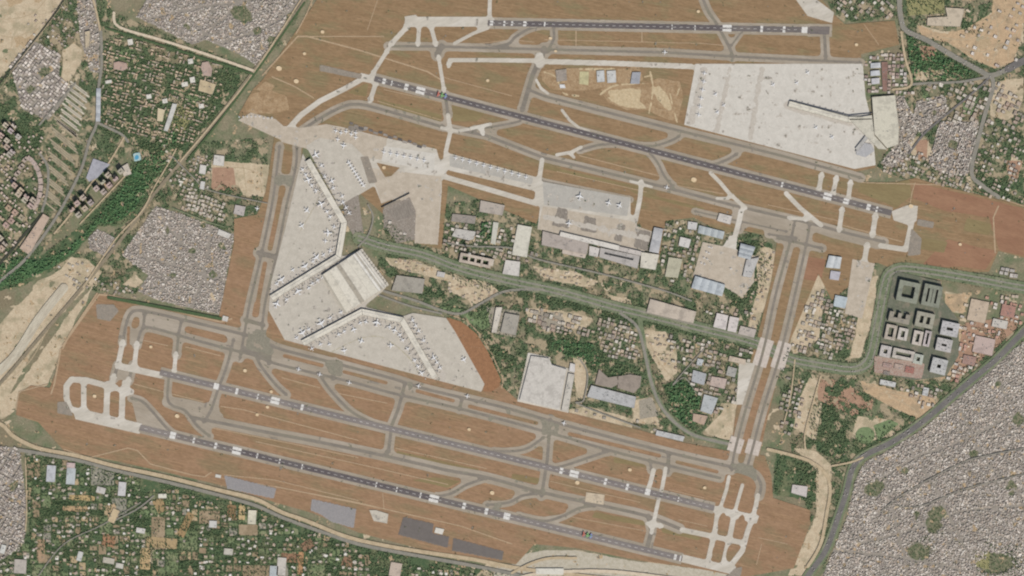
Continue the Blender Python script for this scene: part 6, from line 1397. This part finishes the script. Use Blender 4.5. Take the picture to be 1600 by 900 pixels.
plant(None, 'mixed', 2.3, (3, 7), 0.95, T_=MIX & ~SANDM & (nn < 0.62) & (n2 > 0.33))
OCC3 = OCC; OCC = OCC & ~PK; plant(None, 'town', 2.3, (2.6, 5.5), 0.7, T_=PK); OCC = OCC3
HB = blank()
DM = DIST & ~OCCB; OCC3 = OCC; OCC = OCCB; plant(None, 'district', 3.0, (2.4, 4.4), 0.8, T_=DM); OCC = OCC3
for k in URB: plant(URB[k], 'town', 4.2, (2.2, 4.4), 0.3)
plant(None, 'town', 1.9, (3.5, 6), 0.8, T_=area([(1448,800),(1470,795),(1475,835),(1455,835)], [(1420,845),(1450,835),(1462,860),(1430,880)], [(1350,750),(1385,745),(1375,775),(1355,770)], [(1548,865),(1590,870),(1595,900),(1530,900)], [(1380,20),(1381,20),(1381,21)]))
for pl in PLOTK:
    x0, y0, x1, y1, k = pl; T_ = blank(); e = 1.4
    for q in ([(x0, y0), (x1, y0)], [(x0, y0), (x0, y1)]):
        n = int(math.hypot(q[1][0]-q[0][0], q[1][1]-q[0][1])/1.4)
        for i in range(n):
            f = (i+.5)/n; x = q[0][0]+(q[1][0]-q[0][0])*f+random.uniform(-.7, .7); y = q[0][1]+(q[1][1]-q[0][1])*f+random.uniform(-.7, .7)
            if random.random() < .5 and -10 < x < 1610 and y < 910 and inside(FARM, x, y) and not inside(OCC, x, y) and not inside(HOUSEM, x, y): TREES.append((x, y, random.uniform(3.5, 7), random.choice(GREENS), 'farm'))
    n = int((x1-x0)*(y1-y0)/4.5*{'dark': .75, 'house': .28, 'lawn': .08, 'none': .45, 'brown': .01, 'tan': .02, 'grey': .05}[k])
    for i in range(n):
        x, y = random.uniform(x0, x1), random.uniform(y0, y1)
        if -10 < x < 1610 and y < 910 and inside(FARM, x, y) and not inside(OCC, x, y) and not inside(HOUSEM, x, y) and not inside(FIXM, x, y): TREES.append((x, y, random.uniform(3, 7), random.choice(GREENS), 'farm'))
BL = blank(); stroke(BL, smooth(BLV), 24); BC = blank()
for dy in (-3.6, 3.6): stroke(BC, smooth([(x, y+dy) for x, y in BLV]), 3.4)
BL &= ~BC & ~PAV & ~SANDM; OCC2 = OCC.copy(); OCC = OCC & ~BL
plant(None, 'boulevard', 2.5, (2.6, 5.6), 0.6, T_=BL); OCC = OCC2
print('trees', len(TREES))
tv = [t_ for t_ in TREES if 4 < t_[0] < 1596 and 4 < t_[1] < 896]; tv.sort(key=lambda q: -q[2]); TS = tv[:290]; ids = set(id(q) for q in TS); TR = [q for q in TREES if id(q) not in ids]
VV, FF, PP = [], [], []; n0 = 0
for i, (x, y, r_, c, z) in enumerate(TR):
    V, F, S_ = SMALLC[i % 6]; a_ = RNG.uniform(0, 6.28); ca, sa = math.cos(a_), math.sin(a_); q = np.array([[ca, sa, 0], [-sa, ca, 0], [0, 0, 1]])
    VV.append(V@q*r_+((x-800)*M5, (450-y)*M5, r_*1.25)); FF.append(F+n0); n0 += len(V); cl = np.array(lin(c)); cl[:3] *= RNG.uniform(.75, 1.25)
    p = np.tile(cl, (len(F), 1)); p[:, :3] *= S_[:, None]; PP.append(p)
V = np.concatenate(VV); F = np.concatenate(FF); P = np.concatenate(PP)
def fast_mesh(name, V, F, P, m):
    me = bpy.data.meshes.new(name); me.vertices.add(len(V)); me.vertices.foreach_set('co', V.astype(np.float32).ravel()); me.loops.add(F.size); me.loops.foreach_set('vertex_index', F.astype(np.int32).ravel())
    me.polygons.add(len(F)); me.polygons.foreach_set('loop_start', (np.arange(len(F))*F.shape[1]).astype(np.int32)); me.update(calc_edges=True)
    a_ = me.attributes.new('paint', 'FLOAT_COLOR', 'FACE'); a_.data.foreach_set('color', P.astype(np.float32).ravel()); me.materials.append(m); return me
o = bpy.data.objects.new('woodland', fast_mesh('woodland', V, F, P, LEAF)); COL.objects.link(o); o['kind'] = 'stuff'; o['label'] = 'masses of small trees, orchards and hedges between the plots and houses'; o['category'] = 'trees'
TZ = {'green': 'in the scrubby green tracts', 'forest': 'in the deep green woods', 'mixed': 'in the mixed middle and eastern districts', 'town': 'between the houses of a dense quarter', 'farm': 'on the farm plots south of the perimeter road', 'district': 'between the office blocks of the loop-road district', 'boulevard': 'along the green boulevard'}
BARK = mat('bark', (96,80,64), sc=2); TM = {}
for i, (x, y, r_, c, z) in enumerate(TS):
    key = (i % 6, c); r0 = 1.0
    if key not in TM:
        V, F, S_ = BIGC[i % 6]; p = np.tile(np.array(lin(c)), (len(F), 1)); p[:, :3] *= S_[:, None]; TM[key] = fast_mesh('crown', V, F, p, LEAF)
        Vt, Ft = lathe([(.07, 0), (.05, .5), (.03, 1.0)], 7); me = bpy.data.meshes.new('trunk'); me.from_pydata(Vt, [], Ft); me.materials.append(BARK); TM[key+('t',)] = me
    t = empty('tree', W(x, y, 0), random.uniform(0, 6)); t.scale = (r_*1.25,)*3
    tag(t, 'broad %s tree crown %s' % ('dark green' if sum(c) < 262 else 'mid-green' if sum(c) < 290 else 'light green', near(x, y)), 'tree', 'broad trees '+TZ[z])
    o = bpy.data.objects.new('crown', TM[key]); COL.objects.link(o); o.parent = t; o.location = (0, 0, 1.25)
    o = bpy.data.objects.new('trunk', TM[key+('t',)]); COL.objects.link(o); o.parent = t
# buses and trucks on the main roads
VT = None; rt = random.Random(3)
for nm, pts, off, n_ in (('the ring road', RING, 2.2, 60), ('the boulevard', BLV, 3.6, 50), ('the north-east avenue', [(1408,30),(1416,48),(1450,64),(1490,88),(1530,110),(1548,118),(1575,108),(1600,94)], 2, 20)):
    S_ = smooth(pts)
    for k in range(n_):
        i = rt.randrange(len(S_)-1); a_, b_ = S_[i], S_[i+1]; f = rt.random(); s = rt.choice((-1, 1)); L = math.hypot(b_[0]-a_[0], b_[1]-a_[1]); x, y = a_[0]+(b_[0]-a_[0])*f, a_[1]+(b_[1]-a_[1])*f
        if nm == 'the boulevard': y += s*off
        else: x += -(b_[1]-a_[1])/L*off*s; y += (b_[0]-a_[0])/L*off*s
        if not (5 < x < 1595 and 5 < y < 895) or inside(AIR, x, y): continue
        if VT is None:
            o = VT = empty('truck', (0, 0, 0)); MB().box(-1.4, 0, 8.6, 2.7, 1, 4).build('cargo_box', mat('lorry_box', (222,218,210)), o); MB().box(4.4, 0, 2.4, 2.5, .6, 3.2).build('cab', mat('lorry_cab', (120,90,76)), o); MB().box(0, 0, 11, 2.2, 0, 1).build('chassis', ACE, o)
        else:
            o = VT.copy(); COL.objects.link(o)
            for ch in VT.children: q = ch.copy(); COL.objects.link(q); q.parent = o
        o.location = W(x, y, ZL[0]+.02); o.rotation_euler = (0, 0, math.atan2(-(b_[1]-a_[1]), b_[0]-a_[0])+(math.pi if s > 0 else 0)); tag(o, 'box truck on %s, %s' % (nm, near(x, y)), 'truck', 'trucks on '+nm)
# pool
me = MB(); me.prism(loc(ell(214, 246, 3.2, 3.8, 20), (214, 246)), 0, ZL[0]+0.5); o = me.build('swimming_pool', mat('pool_water', (92,160,190), rough=0.15)); o.location = W(214, 246); tag(o, 'small blue oval pool at the northern edge of the forest', 'pool')
